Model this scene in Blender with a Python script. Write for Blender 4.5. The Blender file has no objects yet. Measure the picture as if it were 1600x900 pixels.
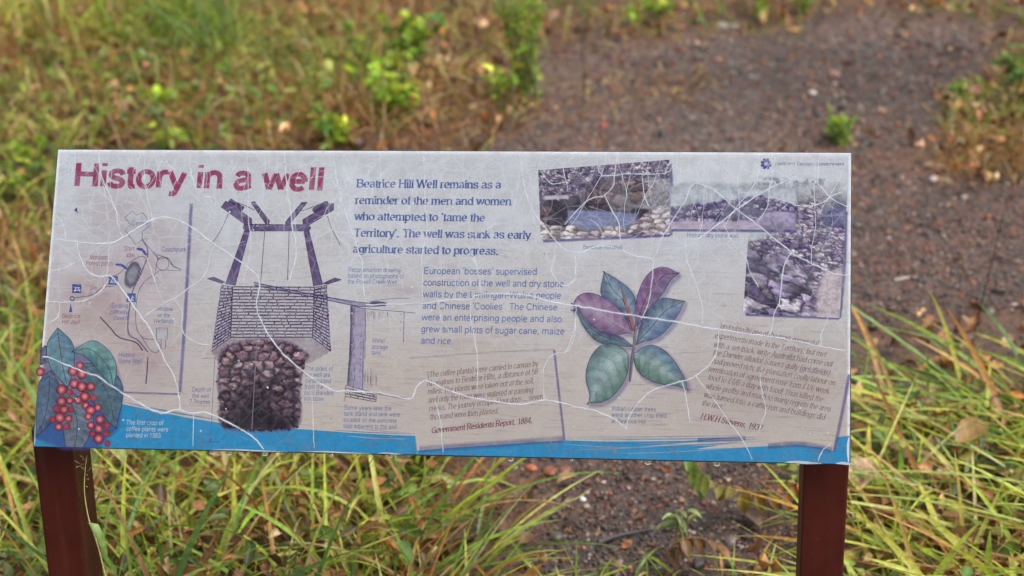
import bpy, math, random
import numpy as np
from mathutils import Matrix, Vector

# ------------------------------------------------------------------ camera, sky, sun, exposure
SC = bpy.context.scene
COL = SC.collection
FPX = 3333.0                                  # focal length in photo pixels (1600 wide)
CAMZ = 1.70
RCAM = np.array([[0.9991671229, 0.0408051530, 0.0],
                 [-0.0159441157, 0.3904123615, -0.9205020224],
                 [-0.0375612259, 0.9197353573, 0.3907377981]])
CAMP = np.array([0.0, 0.0, CAMZ])
cam = bpy.data.cameras.new('camera')
cam.sensor_width = 36.0
cam.lens = 36.0 * FPX / 1600.0
cam.clip_start = 0.05
cam.clip_end = 2000.0
cam.dof.use_dof = True
cam.dof.focus_distance = 2.66
cam.dof.aperture_fstop = 4.7
cam.dof.aperture_blades = 7
camo = bpy.data.objects.new('camera', cam)
COL.objects.link(camo)
M4 = Matrix([list(RCAM[i]) + [CAMP[i]] for i in range(3)] + [[0, 0, 0, 1]])
camo.matrix_world = M4
SC.camera = camo

SUN_EL, SUN_AZ = math.radians(58), math.radians(118)     # high to the right, veiled by cloud
world = bpy.data.worlds.new('World')
SC.world = world
world.use_nodes = True
wn = world.node_tree
sky = wn.nodes.new('ShaderNodeTexSky')
sky.sky_type = 'NISHITA'
sky.sun_disc = False
sky.sun_elevation = SUN_EL
sky.sun_rotation = SUN_AZ
sky.dust_density = 4.0
sky.air_density = 1.0
hsv = wn.nodes.new('ShaderNodeHueSaturation')
hsv.inputs['Saturation'].default_value = 0.35            # an overcast sky is nearly grey
wn.links.new(sky.outputs[0], hsv.inputs['Color'])
wn.links.new(hsv.outputs[0], wn.nodes['Background'].inputs[0])
wn.nodes['Background'].inputs[1].default_value = 0.11
sun = bpy.data.lights.new('sun', 'SUN')
sun.energy = 0.8
sun.angle = math.radians(25)
sun.color = (1.0, 0.96, 0.90)
suno = bpy.data.objects.new('sun', sun)
COL.objects.link(suno)
sdir = Vector((math.sin(SUN_AZ) * math.cos(SUN_EL), math.cos(SUN_AZ) * math.cos(SUN_EL), math.sin(SUN_EL)))
suno.rotation_euler = sdir.to_track_quat('Z', 'Y').to_euler()
SC.view_settings.view_transform = 'Standard'
SC.view_settings.look = 'None'
SC.view_settings.gamma = 1.0
SC.view_settings.exposure = 1.2
SC.cycles.transparent_max_bounces = 24
SC.cycles.max_bounces = 8

rng = np.random.default_rng(7)
random.seed(7)

# ------------------------------------------------------------------ helpers
def lin(c):
    c = np.asarray(c, float) / 255.0
    return np.where(c <= 0.04045, c / 12.92, ((c + 0.055) / 1.055) ** 2.4)

def ray(px, py):
    px = np.asarray(px, float); py = np.asarray(py, float)
    d = np.stack([(px - 800) / FPX, -(py - 450) / FPX, -np.ones_like(px)], -1)
    return d @ RCAM.T

def G(px, py, z=0.0):
    """point of the ground seen at a place in the photo"""
    d = ray(px, py)
    t = (z - CAMZ) / d[..., 2]
    return CAMP + d * t[..., None]

def proj(P):
    """world points -> photo pixels"""
    q = (np.asarray(P, float) - CAMP) @ RCAM
    return np.stack([800 + FPX * q[..., 0] / -q[..., 2], 450 - FPX * q[..., 1] / -q[..., 2]], -1)

def tag(o, label=None, cat=None, group=None, kind=None):
    if label: o['label'] = label
    if cat: o['category'] = cat
    if group: o['group'] = group
    if kind: o['kind'] = kind
    return o

def empty(name, loc):
    o = bpy.data.objects.new(name, None)
    o.empty_display_size = 0.05
    o.location = loc
    COL.objects.link(o)
    return o

def mesh_obj(name, V, F, mat, parent=None, col=None, smooth=False, loc=None):
    """V (n,3); F list of index lists or (m,k) array; col (n,4) linear point colours"""
    me = bpy.data.meshes.new(name)
    V = np.asarray(V, np.float32)
    if isinstance(F, np.ndarray):
        m, k = F.shape
        me.vertices.add(len(V)); me.vertices.foreach_set('co', V.ravel())
        me.loops.add(m * k); me.loops.foreach_set('vertex_index', F.astype(np.int32).ravel())
        me.polygons.add(m)
        me.polygons.foreach_set('loop_start', np.arange(0, m * k, k, dtype=np.int32))
        me.polygons.foreach_set('loop_total', np.full(m, k, np.int32))
        me.update(calc_edges=True)
    else:
        me.from_pydata([tuple(map(float, v)) for v in V], [], [list(map(int, f)) for f in F])
    if col is not None:
        a = me.color_attributes.new('Col', 'FLOAT_COLOR', 'POINT')
        a.data.foreach_set('color', np.asarray(col, np.float32).ravel())
    if smooth:
        me.polygons.foreach_set('use_smooth', np.ones(len(me.polygons), bool))
    me.materials.append(mat)
    o = bpy.data.objects.new(name, me)
    COL.objects.link(o)
    if parent is not None: o.parent = parent
    if loc is not None: o.location = loc
    return o

def hash2(ix, iy, seed):
    h = np.sin(ix * 127.1 + iy * 311.7 + seed * 74.7) * 43758.5453
    return h - np.floor(h)

def vnoise(x, y, seed=0):
    x = np.asarray(x, float); y = np.asarray(y, float)
    ix, iy = np.floor(x), np.floor(y)
    fx, fy = x - ix, y - iy
    fx = fx * fx * (3 - 2 * fx); fy = fy * fy * (3 - 2 * fy)
    a = hash2(ix, iy, seed); b = hash2(ix + 1, iy, seed); c = hash2(ix, iy + 1, seed); d = hash2(ix + 1, iy + 1, seed)
    return (a * (1 - fx) + b * fx) * (1 - fy) + (c * (1 - fx) + d * fx) * fy

def fbm(x, y, seed=0, octv=4):
    s = 0; a = 0.5; n = 0
    for i in range(octv):
        s = s + a * vnoise(np.asarray(x) * 2 ** i, np.asarray(y) * 2 ** i, seed + i * 17); n += a; a *= 0.5
    return s / n

def voro(x, y, seed=0):
    """F1, F2, cell id, offset to the cell's seed"""
    x = np.asarray(x, float); y = np.asarray(y, float)
    ix, iy = np.floor(x), np.floor(y)
    f1 = np.full(x.shape, 9.0); f2 = np.full(x.shape, 9.0); cid = np.zeros(x.shape); ox = np.zeros(x.shape); oy = np.zeros(x.shape)
    for dx in (-1, 0, 1):
        for dy in (-1, 0, 1):
            jx = ix + dx + 0.15 + 0.7 * hash2(ix + dx, iy + dy, seed); jy = iy + dy + 0.15 + 0.7 * hash2(ix + dx, iy + dy, seed + 5)
            d = np.hypot(x - jx, y - jy)
            near = d < f1
            f2 = np.where(near, f1, np.minimum(f2, d))
            cid = np.where(near, hash2(ix + dx, iy + dy, seed + 9), cid)
            ox = np.where(near, x - jx, ox); oy = np.where(near, y - jy, oy)
            f1 = np.where(near, d, f1)
    return f1, f2, cid, ox, oy

def inpoly(x, y, poly):
    x = np.asarray(x); y = np.asarray(y)
    c = np.zeros(x.shape, bool); n = len(poly); j = n - 1
    for i in range(n):
        xi, yi = poly[i]; xj, yj = poly[j]
        if yi != yj:
            c ^= ((yi > y) != (yj > y)) & (x < (xj - xi) * (y - yi) / (yj - yi) + xi)
        j = i
    return c

def crom(pts, n=6, closed=False):
    """smooth curve through points"""
    P = np.asarray(pts, float)
    if len(P) < 3: return P
    if closed: Q = np.vstack([P[-1], P, P[0], P[1]])
    else: Q = np.vstack([2 * P[0] - P[1], P, 2 * P[-1] - P[-2]])
    out = []
    t = np.linspace(0, 1, n, endpoint=False)[:, None]
    for i in range(1, len(Q) - 2):
        a, b, c, d = Q[i - 1], Q[i], Q[i + 1], Q[i + 2]
        out.append(0.5 * (2 * b + (c - a) * t + (2 * a - 5 * b + 4 * c - d) * t ** 2 + (3 * b - a - 3 * c + d) * t ** 3))
    out = np.vstack(out)
    if not closed: out = np.vstack([out, P[-1:]])
    return out

# ------------------------------------------------------------------ materials
def new_mat(name):
    m = bpy.data.materials.new(name); m.use_nodes = True
    nt = m.node_tree
    b = nt.nodes['Principled BSDF']
    return m, nt, b

def N(nt, t, **kw):
    n = nt.nodes.new(t)
    for k, v in kw.items():
        if k.startswith('i_'): n.inputs[k[2:].replace('_', ' ')].default_value = v
        else: setattr(n, k, v)
    return n

def mixc(nt, fac, a, b, blend='MIX'):
    n = nt.nodes.new('ShaderNodeMix'); n.data_type = 'RGBA'; n.blend_type = blend
    for s, v in ((0, fac), (6, a), (7, b)):
        if isinstance(v, (int, float)): n.inputs[s].default_value = v
        elif isinstance(v, tuple): n.inputs[s].default_value = v
        else: nt.links.new(v, n.inputs[s])
    return n.outputs[2]

def math_n(nt, op, a, b=None, clamp=False):
    n = nt.nodes.new('ShaderNodeMath'); n.operation = op; n.use_clamp = clamp
    for s, v in ((0, a), (1, b)):
        if v is None: continue
        if isinstance(v, (int, float)): n.inputs[s].default_value = v
        else: nt.links.new(v, n.inputs[s])
    return n.outputs[0]

def ramp(nt, x, a, b, lo=0.0, hi=1.0):
    n = nt.nodes.new('ShaderNodeMapRange'); n.inputs[1].default_value = a; n.inputs[2].default_value = b
    n.inputs[3].default_value = lo; n.inputs[4].default_value = hi; n.clamp = True
    nt.links.new(x, n.inputs[0]); return n.outputs[0]

def weather(nt, ink=False):
    """the crazed, bleached film over the printed panel, in the panel's own coordinates (metres)"""
    tc = N(nt, 'ShaderNodeTexCoord')
    P = tc.outputs['Object']
    wob = N(nt, 'ShaderNodeTexNoise', i_Scale=9.0, i_Detail=2.0)
    nt.links.new(P, wob.inputs['Vector'])
    v1 = N(nt, 'ShaderNodeVectorMath', operation='SCALE'); nt.links.new(wob.outputs['Color'], v1.inputs[0]); v1.inputs['Scale'].default_value = 0.06
    v2 = N(nt, 'ShaderNodeVectorMath', operation='ADD'); nt.links.new(P, v2.inputs[0]); nt.links.new(v1.outputs[0], v2.inputs[1])
    sep = N(nt, 'ShaderNodeSeparateXYZ'); nt.links.new(P, sep.inputs[0])
    vo = N(nt, 'ShaderNodeTexVoronoi', feature='DISTANCE_TO_EDGE', i_Scale=17.0); nt.links.new(v2.outputs[0], vo.inputs['Vector'])
    cr = ramp(nt, vo.outputs['Distance'], 0.0, 0.045, 1.0, 0.0)
    big = N(nt, 'ShaderNodeTexNoise', i_Scale=5.5, i_Detail=3.0); nt.links.new(P, big.inputs['Vector'])
    fade = ramp(nt, big.outputs[0], 0.42, 0.62)
    up = ramp(nt, sep.outputs['Y'], 0.05, 0.33, 0.22, 1.0)
    cr = math_n(nt, 'MULTIPLY', math_n(nt, 'MULTIPLY', cr, fade), math_n(nt, 'MULTIPLY', up, 0.5))
    # fine threads of flaked print, mostly near the upper edge
    vo2 = N(nt, 'ShaderNodeTexVoronoi', feature='DISTANCE_TO_EDGE', i_Scale=48.0); nt.links.new(v2.outputs[0], vo2.inputs['Vector'])
    cr2 = math_n(nt, 'MULTIPLY', ramp(nt, vo2.outputs['Distance'], 0.0, 0.06, 1.0, 0.0), math_n(nt, 'MULTIPLY', up, 0.36))
    sp = N(nt, 'ShaderNodeTexNoise', i_Scale=260.0, i_Detail=2.0); nt.links.new(P, sp.inputs['Vector'])
    spk = math_n(nt, 'MULTIPLY', ramp(nt, sp.outputs[0], 0.64, 0.78), 0.30 if not ink else 0.18)
    blo = N(nt, 'ShaderNodeTexNoise', i_Scale=24.0, i_Detail=5.0); nt.links.new(P, blo.inputs['Vector'])
    bl = math_n(nt, 'MULTIPLY', ramp(nt, blo.outputs[0], 0.50, 0.72), math_n(nt, 'MULTIPLY', up, 0.42))
    w = math_n(nt, 'MULTIPLY', math_n(nt, 'MAXIMUM', math_n(nt, 'MAXIMUM', cr, cr2), math_n(nt, 'MAXIMUM', spk, bl)), 0.55 if ink else 1.0)
    # dark threads of dirt lying along the sheet
    mp = N(nt, 'ShaderNodeMapping'); mp.inputs['Scale'].default_value = (26, 330, 1); nt.links.new(P, mp.inputs[0])
    st = N(nt, 'ShaderNodeTexNoise', i_Scale=1.0, i_Detail=3.0); nt.links.new(mp.outputs[0], st.inputs['Vector'])
    low = ramp(nt, sep.outputs['Y'], 0.02, 0.36, 1.0, 0.35)
    dirt = math_n(nt, 'MULTIPLY', ramp(nt, st.outputs[0], 0.56, 0.72), math_n(nt, 'MULTIPLY', low, 0.32))
    return w, dirt, sep, P

PRINT = 0.57                                             # the sheet is a dull, dirty grey, not white
WHITE_FILM = tuple(PRINT * 1.05 * lin((214, 222, 232))) + (1.0,)

def print_mat(name, ink):
    m, nt, b = new_mat(name)
    at = N(nt, 'ShaderNodeAttribute', attribute_name='Col')
    w, dirt, sep, P = weather(nt, ink)
    c = at.outputs['Color']
    if not ink:
        n1 = N(nt, 'ShaderNodeTexNoise', i_Scale=420.0, i_Detail=2.0); nt.links.new(P, n1.inputs['Vector'])
        n2 = N(nt, 'ShaderNodeTexNoise', i_Scale=60.0, i_Detail=4.0); nt.links.new(P, n2.inputs['Vector'])
        c = mixc(nt, ramp(nt, n1.outputs[0], 0.40, 0.66, 0.0, 0.22), c, tuple(PRINT * lin((148, 144, 146))) + (1,))
        c = mixc(nt, ramp(nt, n2.outputs[0], 0.45, 0.68, 0.0, 0.30), c, tuple(PRINT * lin((172, 168, 170))) + (1,))
    c = mixc(nt, dirt, c, tuple(PRINT * lin((92, 84, 80))) + (1.0,))
    c = mixc(nt, w, c, WHITE_FILM)
    nt.links.new(c, b.inputs['Base Color'])
    b.inputs['Roughness'].default_value = 0.42
    b.inputs['Specular IOR Level'].default_value = 0.18
    bn = N(nt, 'ShaderNodeTexNoise', i_Scale=180.0, i_Detail=3.0); nt.links.new(P, bn.inputs['Vector'])
    bp = N(nt, 'ShaderNodeBump', i_Strength=0.15, i_Distance=0.001); nt.links.new(bn.outputs[0], bp.inputs['Height']); nt.links.new(bp.outputs[0], b.inputs['Normal'])
    if ink:
        fl = N(nt, 'ShaderNodeTexNoise', i_Scale=120.0, i_Detail=4.0); nt.links.new(P, fl.inputs['Vector'])
        fl2 = N(nt, 'ShaderNodeTexNoise', i_Scale=30.0, i_Detail=2.0); nt.links.new(P, fl2.inputs['Vector'])
        wear = math_n(nt, 'MULTIPLY', ramp(nt, fl.outputs[0], 0.30, 0.48, 0.72, 1.0), ramp(nt, fl2.outputs[0], 0.30, 0.48, 0.72, 1.0))
        nt.links.new(math_n(nt, 'MULTIPLY', at.outputs['Alpha'], wear), b.inputs['Alpha'])
    return m

INK = print_mat('printed ink', True)
SHEET = print_mat('weathered print sheet', False)

def film_mat():
    m, nt, b = new_mat('bleached crack line')
    at = N(nt, 'ShaderNodeAttribute', attribute_name='Col')
    nt.links.new(mixc(nt, 1.0, at.outputs['Color'], (1.25, 1.25, 1.25, 1), 'MULTIPLY'), b.inputs['Base Color'])
    tc = N(nt, 'ShaderNodeTexCoord')
    fl = N(nt, 'ShaderNodeTexNoise', i_Scale=70.0, i_Detail=3.0); nt.links.new(tc.outputs['Object'], fl.inputs['Vector'])
    nt.links.new(math_n(nt, 'MULTIPLY', at.outputs['Alpha'], ramp(nt, fl.outputs[0], 0.36, 0.60, 0.58, 1.0)), b.inputs['Alpha'])
    b.inputs['Roughness'].default_value = 0.6
    return m
FILM = film_mat()

def foliage_mat(name, rough=0.42, trans=0.30, scale=90.0):
    m, nt, b = new_mat(name)
    at = N(nt, 'ShaderNodeAttribute', attribute_name='Col')
    tc = N(nt, 'ShaderNodeTexCoord')
    n = N(nt, 'ShaderNodeTexNoise', i_Scale=scale, i_Detail=3.0); nt.links.new(tc.outputs['Object'], n.inputs['Vector'])
    c = mixc(nt, 1.0, at.outputs['Color'], mixc(nt, ramp(nt, n.outputs[0], 0.35, 0.65), (0.72, 0.72, 0.72, 1), (1.2, 1.2, 1.15, 1)), 'MULTIPLY')
    nt.links.new(c, b.inputs['Base Color'])
    b.inputs['Roughness'].default_value = rough
    b.inputs['Specular IOR Level'].default_value = 0.5
    t = N(nt, 'ShaderNodeBsdfTranslucent'); nt.links.new(c, t.inputs['Color'])
    mx = N(nt, 'ShaderNodeMixShader'); mx.inputs[0].default_value = trans
    nt.links.new(b.outputs[0], mx.inputs[1]); nt.links.new(t.outputs[0], mx.inputs[2])
    nt.links.new(mx.outputs[0], nt.nodes['Material Output'].inputs[0])
    return m
GREEN = foliage_mat('wet green leaf', 0.40, 0.40)
DEAD = foliage_mat('wet dead leaf', 0.5, 0.12, 140.0)
TWIG = foliage_mat('dry stem', 0.6, 0.0, 200.0)

def stone_mat():
    m, nt, b = new_mat('wet gravel stone')
    at = N(nt, 'ShaderNodeAttribute', attribute_name='Col')
    tc = N(nt, 'ShaderNodeTexCoord')
    n = N(nt, 'ShaderNodeTexNoise', i_Scale=320.0, i_Detail=4.0); nt.links.new(tc.outputs['Object'], n.inputs['Vector'])
    c = mixc(nt, 1.0, at.outputs['Color'], mixc(nt, ramp(nt, n.outputs[0], 0.35, 0.65), (0.6, 0.6, 0.6, 1), (1.25, 1.22, 1.2, 1)), 'MULTIPLY')
    nt.links.new(c, b.inputs['Base Color'])
    b.inputs['Roughness'].default_value = 0.38
    bp = N(nt, 'ShaderNodeBump', i_Strength=0.5, i_Distance=0.002); nt.links.new(n.outputs[0], bp.inputs['Height']); nt.links.new(bp.outputs[0], b.inputs['Normal'])
    return m
STONE = stone_mat()

def soil_mat():
    m, nt, b = new_mat('damp gravelly soil')
    at = N(nt, 'ShaderNodeAttribute', attribute_name='Col')
    tc = N(nt, 'ShaderNodeTexCoord'); P = tc.outputs['Object']
    n1 = N(nt, 'ShaderNodeTexNoise', i_Scale=3.0, i_Detail=5.0); nt.links.new(P, n1.inputs['Vector'])
    n2 = N(nt, 'ShaderNodeTexNoise', i_Scale=70.0, i_Detail=5.0); nt.links.new(P, n2.inputs['Vector'])
    vo = N(nt, 'ShaderNodeTexVoronoi', i_Scale=150.0); nt.links.new(P, vo.inputs['Vector'])
    c = mixc(nt, ramp(nt, n1.outputs[0], 0.40, 0.62), at.outputs['Color'], mixc(nt, 1.0, at.outputs['Color'], (1.35, 1.12, 1.0, 1), 'MULTIPLY'))
    c = mixc(nt, 1.0, c, mixc(nt, ramp(nt, n2.outputs[0], 0.35, 0.65), (0.55, 0.54, 0.54, 1), (1.3, 1.25, 1.2, 1)), 'MULTIPLY')
    sv = N(nt, 'ShaderNodeSeparateColor'); nt.links.new(vo.outputs['Color'], sv.inputs[0])
    c = mixc(nt, 1.0, c, mixc(nt, sv.outputs[0], (0.6, 0.6, 0.62, 1), (1.4, 1.3, 1.25, 1)), 'MULTIPLY')
    nt.links.new(c, b.inputs['Base Color'])
    b.inputs['Roughness'].default_value = 0.55
    h = math_n(nt, 'ADD', n2.outputs[0], math_n(nt, 'MULTIPLY', vo.outputs['Distance'], -0.6))
    bp = N(nt, 'ShaderNodeBump', i_Strength=0.9, i_Distance=0.006); nt.links.new(h, bp.inputs['Height']); nt.links.new(bp.outputs[0], b.inputs['Normal'])
    return m
SOIL = soil_mat()

def paint_mat():
    m, nt, b = new_mat('maroon painted steel')
    tc = N(nt, 'ShaderNodeTexCoord'); P = tc.outputs['Object']
    n = N(nt, 'ShaderNodeTexNoise', i_Scale=14.0, i_Detail=6.0); nt.links.new(P, n.inputs['Vector'])
    n2 = N(nt, 'ShaderNodeTexNoise', i_Scale=160.0, i_Detail=3.0); nt.links.new(P, n2.inputs['Vector'])
    a = tuple(0.50 * lin((102, 40, 29))) + (1,); d = tuple(0.50 * lin((86, 33, 25))) + (1,)
    c = mixc(nt, ramp(nt, n.outputs[0], 0.38, 0.64), a, d)
    c = mixc(nt, ramp(nt, n2.outputs[0], 0.66, 0.76, 0.0, 0.30), c, tuple(0.5 * lin((128, 100, 88))) + (1,))
    mp = N(nt, 'ShaderNodeMapping'); mp.inputs['Scale'].default_value = (90, 90, 5); nt.links.new(P, mp.inputs[0])
    n3 = N(nt, 'ShaderNodeTexNoise', i_Scale=1.0, i_Detail=4.0); nt.links.new(mp.outputs[0], n3.inputs['Vector'])
    c = mixc(nt, ramp(nt, n3.outputs[0], 0.54, 0.72, 0.0, 0.28), c, tuple(0.55 * lin((116, 74, 60))) + (1,))
    c = mixc(nt, ramp(nt, n3.outputs[0], 0.46, 0.34, 0.0, 0.22), c, tuple(0.5 * lin((58, 24, 20))) + (1,))
    nt.links.new(c, b.inputs['Base Color'])
    nt.links.new(ramp(nt, n2.outputs[0], 0.3, 0.7, 0.42, 0.58), b.inputs['Roughness'])
    b.inputs['Specular IOR Level'].default_value = 0.22
    bp = N(nt, 'ShaderNodeBump', i_Strength=0.12, i_Distance=0.001); nt.links.new(n2.outputs[0], bp.inputs['Height']); nt.links.new(bp.outputs[0], b.inputs['Normal'])
    return m
POST = paint_mat()

def simple_mat(name, rgb, rough=0.5, metal=0.0):
    m, nt, b = new_mat(name)
    tc = N(nt, 'ShaderNodeTexCoord')
    n = N(nt, 'ShaderNodeTexNoise', i_Scale=60.0, i_Detail=3.0); nt.links.new(tc.outputs['Object'], n.inputs['Vector'])
    c = tuple(lin(rgb))
    nt.links.new(mixc(nt, ramp(nt, n.outputs[0], 0.35, 0.65), tuple(x * 0.8 for x in c) + (1,), tuple(min(1, x * 1.1) for x in c) + (1,)), b.inputs['Base Color'])
    b.inputs['Roughness'].default_value = rough; b.inputs['Metallic'].default_value = metal
    return m
EDGE = simple_mat('dark panel backing', (44, 44, 50), 0.5)
RIM = simple_mat('bare white panel edge', (226, 230, 236), 0.45)

def water_mat():
    m, nt, b = new_mat('clear rain water')
    b.inputs['Base Color'].default_value = (1, 1, 1, 1); b.inputs['Roughness'].default_value = 0.02
    b.inputs['IOR'].default_value = 1.333; b.inputs['Transmission Weight'].default_value = 1.0
    return m
WATER = water_mat()

# ------------------------------------------------------------------ ground (one sheet out to the horizon)
PATH = [(560, 300), (700, 250), (735, 222), (800, 195), (845, 178), (842, 115), (878, 74), (960, 55), (1060, 50), (1150, 40), (1240, 45),
        (1330, 18), (1420, 18), (1440, 38), (1530, 42), (1640, 44), (1640, 78), (1570, 95), (1545, 140), (1490, 172), (1455, 210), (1400, 222), (1400, 245),
        (1470, 262), (1640, 272), (1640, 470), (1500, 500), (1400, 518), (1340, 545), (1345, 640), (1290, 760), (1260, 860), (1100, 960), (860, 960), (830, 860), (850, 790),
        (770, 722), (650, 690), (560, 600)]

def path_w(P):
    """1 on the bare gravel, 0 in the weeds, with a ragged margin"""
    P = np.asarray(P, float)
    jx = (fbm(P[..., 0] * 3.1, P[..., 1] * 3.1, 3) - 0.5) * 130
    jy = (fbm(P[..., 0] * 3.1 + 40, P[..., 1] * 3.1, 4) - 0.5) * 60
    Q = P.copy(); Q[..., 2] = 0
    uv = proj(Q)
    w = np.zeros(P.shape[:-1])
    OFF = [(0, 0), (16, 0), (-16, 0), (0, 9), (0, -9), (42, 0), (-42, 0), (0, 20), (0, -20), (30, 15), (-30, -15)]
    for ox, oy in OFF: w += inpoly(uv[..., 0] + jx + ox, uv[..., 1] + jy + oy, PATH) / len(OFF)
    ok = (P[..., 1] > 1.5) & (P[..., 1] < 9)
    return np.where(ok, w, 0.0)

def hgt(x, y):
    x = np.asarray(x, float); y = np.asarray(y, float)
    far = np.clip((np.hypot(x, y - 4) - 8) / 30, 0, 1)
    h = (fbm(x * 1.3, y * 1.3, 21) - 0.5) * 0.07 + (fbm(x * 7, y * 7, 22) - 0.5) * 0.022 + (vnoise(x * 26, y * 26, 23) - 0.5) * 0.008
    return h * (1 - far) + far * (fbm(x * 0.05, y * 0.05, 24) - 0.5) * 0.6

def axis(lo, hi, step, reach):
    a = list(np.arange(lo, hi, step)); s = step
    v = a[-1]; out = []
    while v < reach:
        s *= 1.22; v += s; out.append(v)
    v = a[0]; s = step; out2 = []
    while v > -reach:
        s *= 1.22; v -= s; out2.append(v)
    return np.array(out2[::-1] + a + out)
gx = axis(-2.6, 2.6, 0.02, 400.0); gy = axis(1.6, 8.6, 0.02, 400.0)
XX, YY = np.meshgrid(gx, gy)
ZZ = hgt(XX, YY)
GV = np.stack([XX, YY, ZZ], -1)
pw = path_w(GV)
n1 = fbm(XX * 2.2, YY * 2.2, 31)[..., None]
patch = fbm(XX * 0.9 + 7, YY * 1.5, 37)[..., None]
soil_path = 0.52 * lin((114, 101, 93)) * (0.75 + 0.5 * n1) * np.clip(0.1 + 1.8 * patch, .55, 1.5)
red = np.clip((fbm(XX * 1.1, YY * 1.1, 33) - 0.5) * 5, 0, 1)[..., None]
soil_path = soil_path * (1 - 0.4 * red) + 0.50 * lin((126, 90, 70)) * 0.4 * red
soil_weed = lin((88, 66, 48)) * (0.6 + 0.8 * n1)
gc = soil_path * pw[..., None] + soil_weed * (1 - pw[..., None])
nxg, nyg = len(gx), len(gy)
idx = np.arange(nxg * nyg).reshape(nyg, nxg)
GF = np.stack([idx[:-1, :-1], idx[:-1, 1:], idx[1:, 1:], idx[1:, :-1]], -1).reshape(-1, 4)
ground = mesh_obj('ground', GV.reshape(-1, 3), GF, SOIL, col=np.concatenate([gc, np.ones(gc.shape[:2] + (1,))], -1).reshape(-1, 4), smooth=True)
tag(ground, kind='structure')

# ------------------------------------------------------------------ scatter helpers
def rotmats(yaw, pitch, roll):
    cy, sy, cp, sp, cr, sr = np.cos(yaw), np.sin(yaw), np.cos(pitch), np.sin(pitch), np.cos(roll), np.sin(roll)
    o, z = np.ones_like(yaw), np.zeros_like(yaw)
    Rz = np.stack([cy, -sy, z, sy, cy, z, z, z, o], -1).reshape(-1, 3, 3)
    Rx = np.stack([o, z, z, z, cp, -sp, z, sp, cp], -1).reshape(-1, 3, 3)
    Ry = np.stack([cr, z, sr, z, o, z, -sr, z, cr], -1).reshape(-1, 3, 3)
    return Rz @ Rx @ Ry

def instances(BV, BF, loc, R, S, colr, vcol=None):
    """copies of a base mesh merged; BV (n,3) or (N,n,3); colr (N,3); vcol (n,) brightness per base vertex"""
    n = BV.shape[-2]; K = len(loc)
    B = BV if BV.ndim == 3 else np.broadcast_to(BV, (K, n, 3))
    V = np.einsum('kij,knj->kni', R, B * S[:, None, :]) + loc[:, None, :]
    F = (BF[None] + (np.arange(K) * n)[:, None, None]).reshape(-1, BF.shape[1])
    c = np.repeat(colr[:, None, :], n, 1)
    if vcol is not None: c = c * vcol[None, :, None]
    c = np.concatenate([c, np.ones((K, n, 1))], -1)
    return V.reshape(-1, 3), F, c.reshape(-1, 4)

def join(parts):
    Vs, Fs, Cs, o = [], [], [], 0
    for V, F, C in parts:
        Vs.append(V); Fs.append(F + o); Cs.append(C); o += len(V)
    return np.vstack(Vs), np.vstack(Fs), np.vstack(Cs)

def ico():
    t = (1 + 5 ** 0.5) / 2
    V = np.array([(-1, t, 0), (1, t, 0), (-1, -t, 0), (1, -t, 0), (0, -1, t), (0, 1, t), (0, -1, -t), (0, 1, -t), (t, 0, -1), (t, 0, 1), (-t, 0, -1), (-t, 0, 1)], float)
    V /= np.linalg.norm(V[0])
    F = np.array([(0, 11, 5), (0, 5, 1), (0, 1, 7), (0, 7, 10), (0, 10, 11), (1, 5, 9), (5, 11, 4), (11, 10, 2), (10, 7, 6), (7, 1, 8), (3, 9, 4), (3, 4, 2), (3, 2, 6), (3, 6, 8), (3, 8, 9), (4, 9, 5), (2, 4, 11), (6, 2, 10), (8, 6, 7), (9, 8, 1)])
    return V, F

def subdiv(V, F):
    V = [tuple(v) for v in V]; cache = {}; out = []
    def mid(a, b):
        k = (min(a, b), max(a, b))
        if k not in cache:
            m = (np.array(V[a]) + np.array(V[b])) / 2; m /= np.linalg.norm(m); V.append(tuple(m)); cache[k] = len(V) - 1
        return cache[k]
    for a, b, c in F:
        ab, bc, ca = mid(a, b), mid(b, c), mid(c, a)
        out += [(a, ab, ca), (b, bc, ab), (c, ca, bc), (ab, bc, ca)]
    return np.array(V), np.array(out)
ICO = ico(); ICO2 = subdiv(*ICO); ICO3 = subdiv(*ICO2)

def pick(cols, n, jit=0.18):
    c = np.array([lin(x) for x in cols])[rng.integers(0, len(cols), n)]
    return c * np.exp(rng.normal(0, jit, (n, 1))) * np.exp(rng.normal(0, 0.05, (n, 3)))

def sample(n, xr, yr, fn, power=1.0):
    """n ground points distributed with density fn(P) in [0,1]"""
    out = []; got = 0
    for _ in range(60):
        P = np.stack([rng.uniform(*xr, n), yr[0] + (yr[1] - yr[0]) * rng.uniform(0, 1, n) ** power, np.zeros(n)], -1)
        k = rng.uniform(0, 1, n) < fn(P)
        out.append(P[k]); got += k.sum()
        if got >= n: break
    P = np.vstack(out)[:n]
    P[:, 2] = hgt(P[:, 0], P[:, 1])
    return P

def uvzone(x0, x1, y0, y1, soft=60):
    def f(P):
        Q = P.copy(); Q[:, 2] = 0; uv = proj(Q)
        jx = (fbm(P[:, 0] * 3, P[:, 1] * 3, 71) - 0.5) * 160; jy = (fbm(P[:, 0] * 3, P[:, 1] * 3, 72) - 0.5) * 80
        u = uv[:, 0] + jx; v = uv[:, 1] + jy
        e = np.minimum(np.minimum(u - x0, x1 - u), np.minimum(v - y0, y1 - v) * 1.6) / soft
        return np.clip(e, 0, 1)
    return f
def combine(a, b): return lambda P: a(P) * b(P)
offpath = lambda P: 1 - path_w(P)

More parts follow.
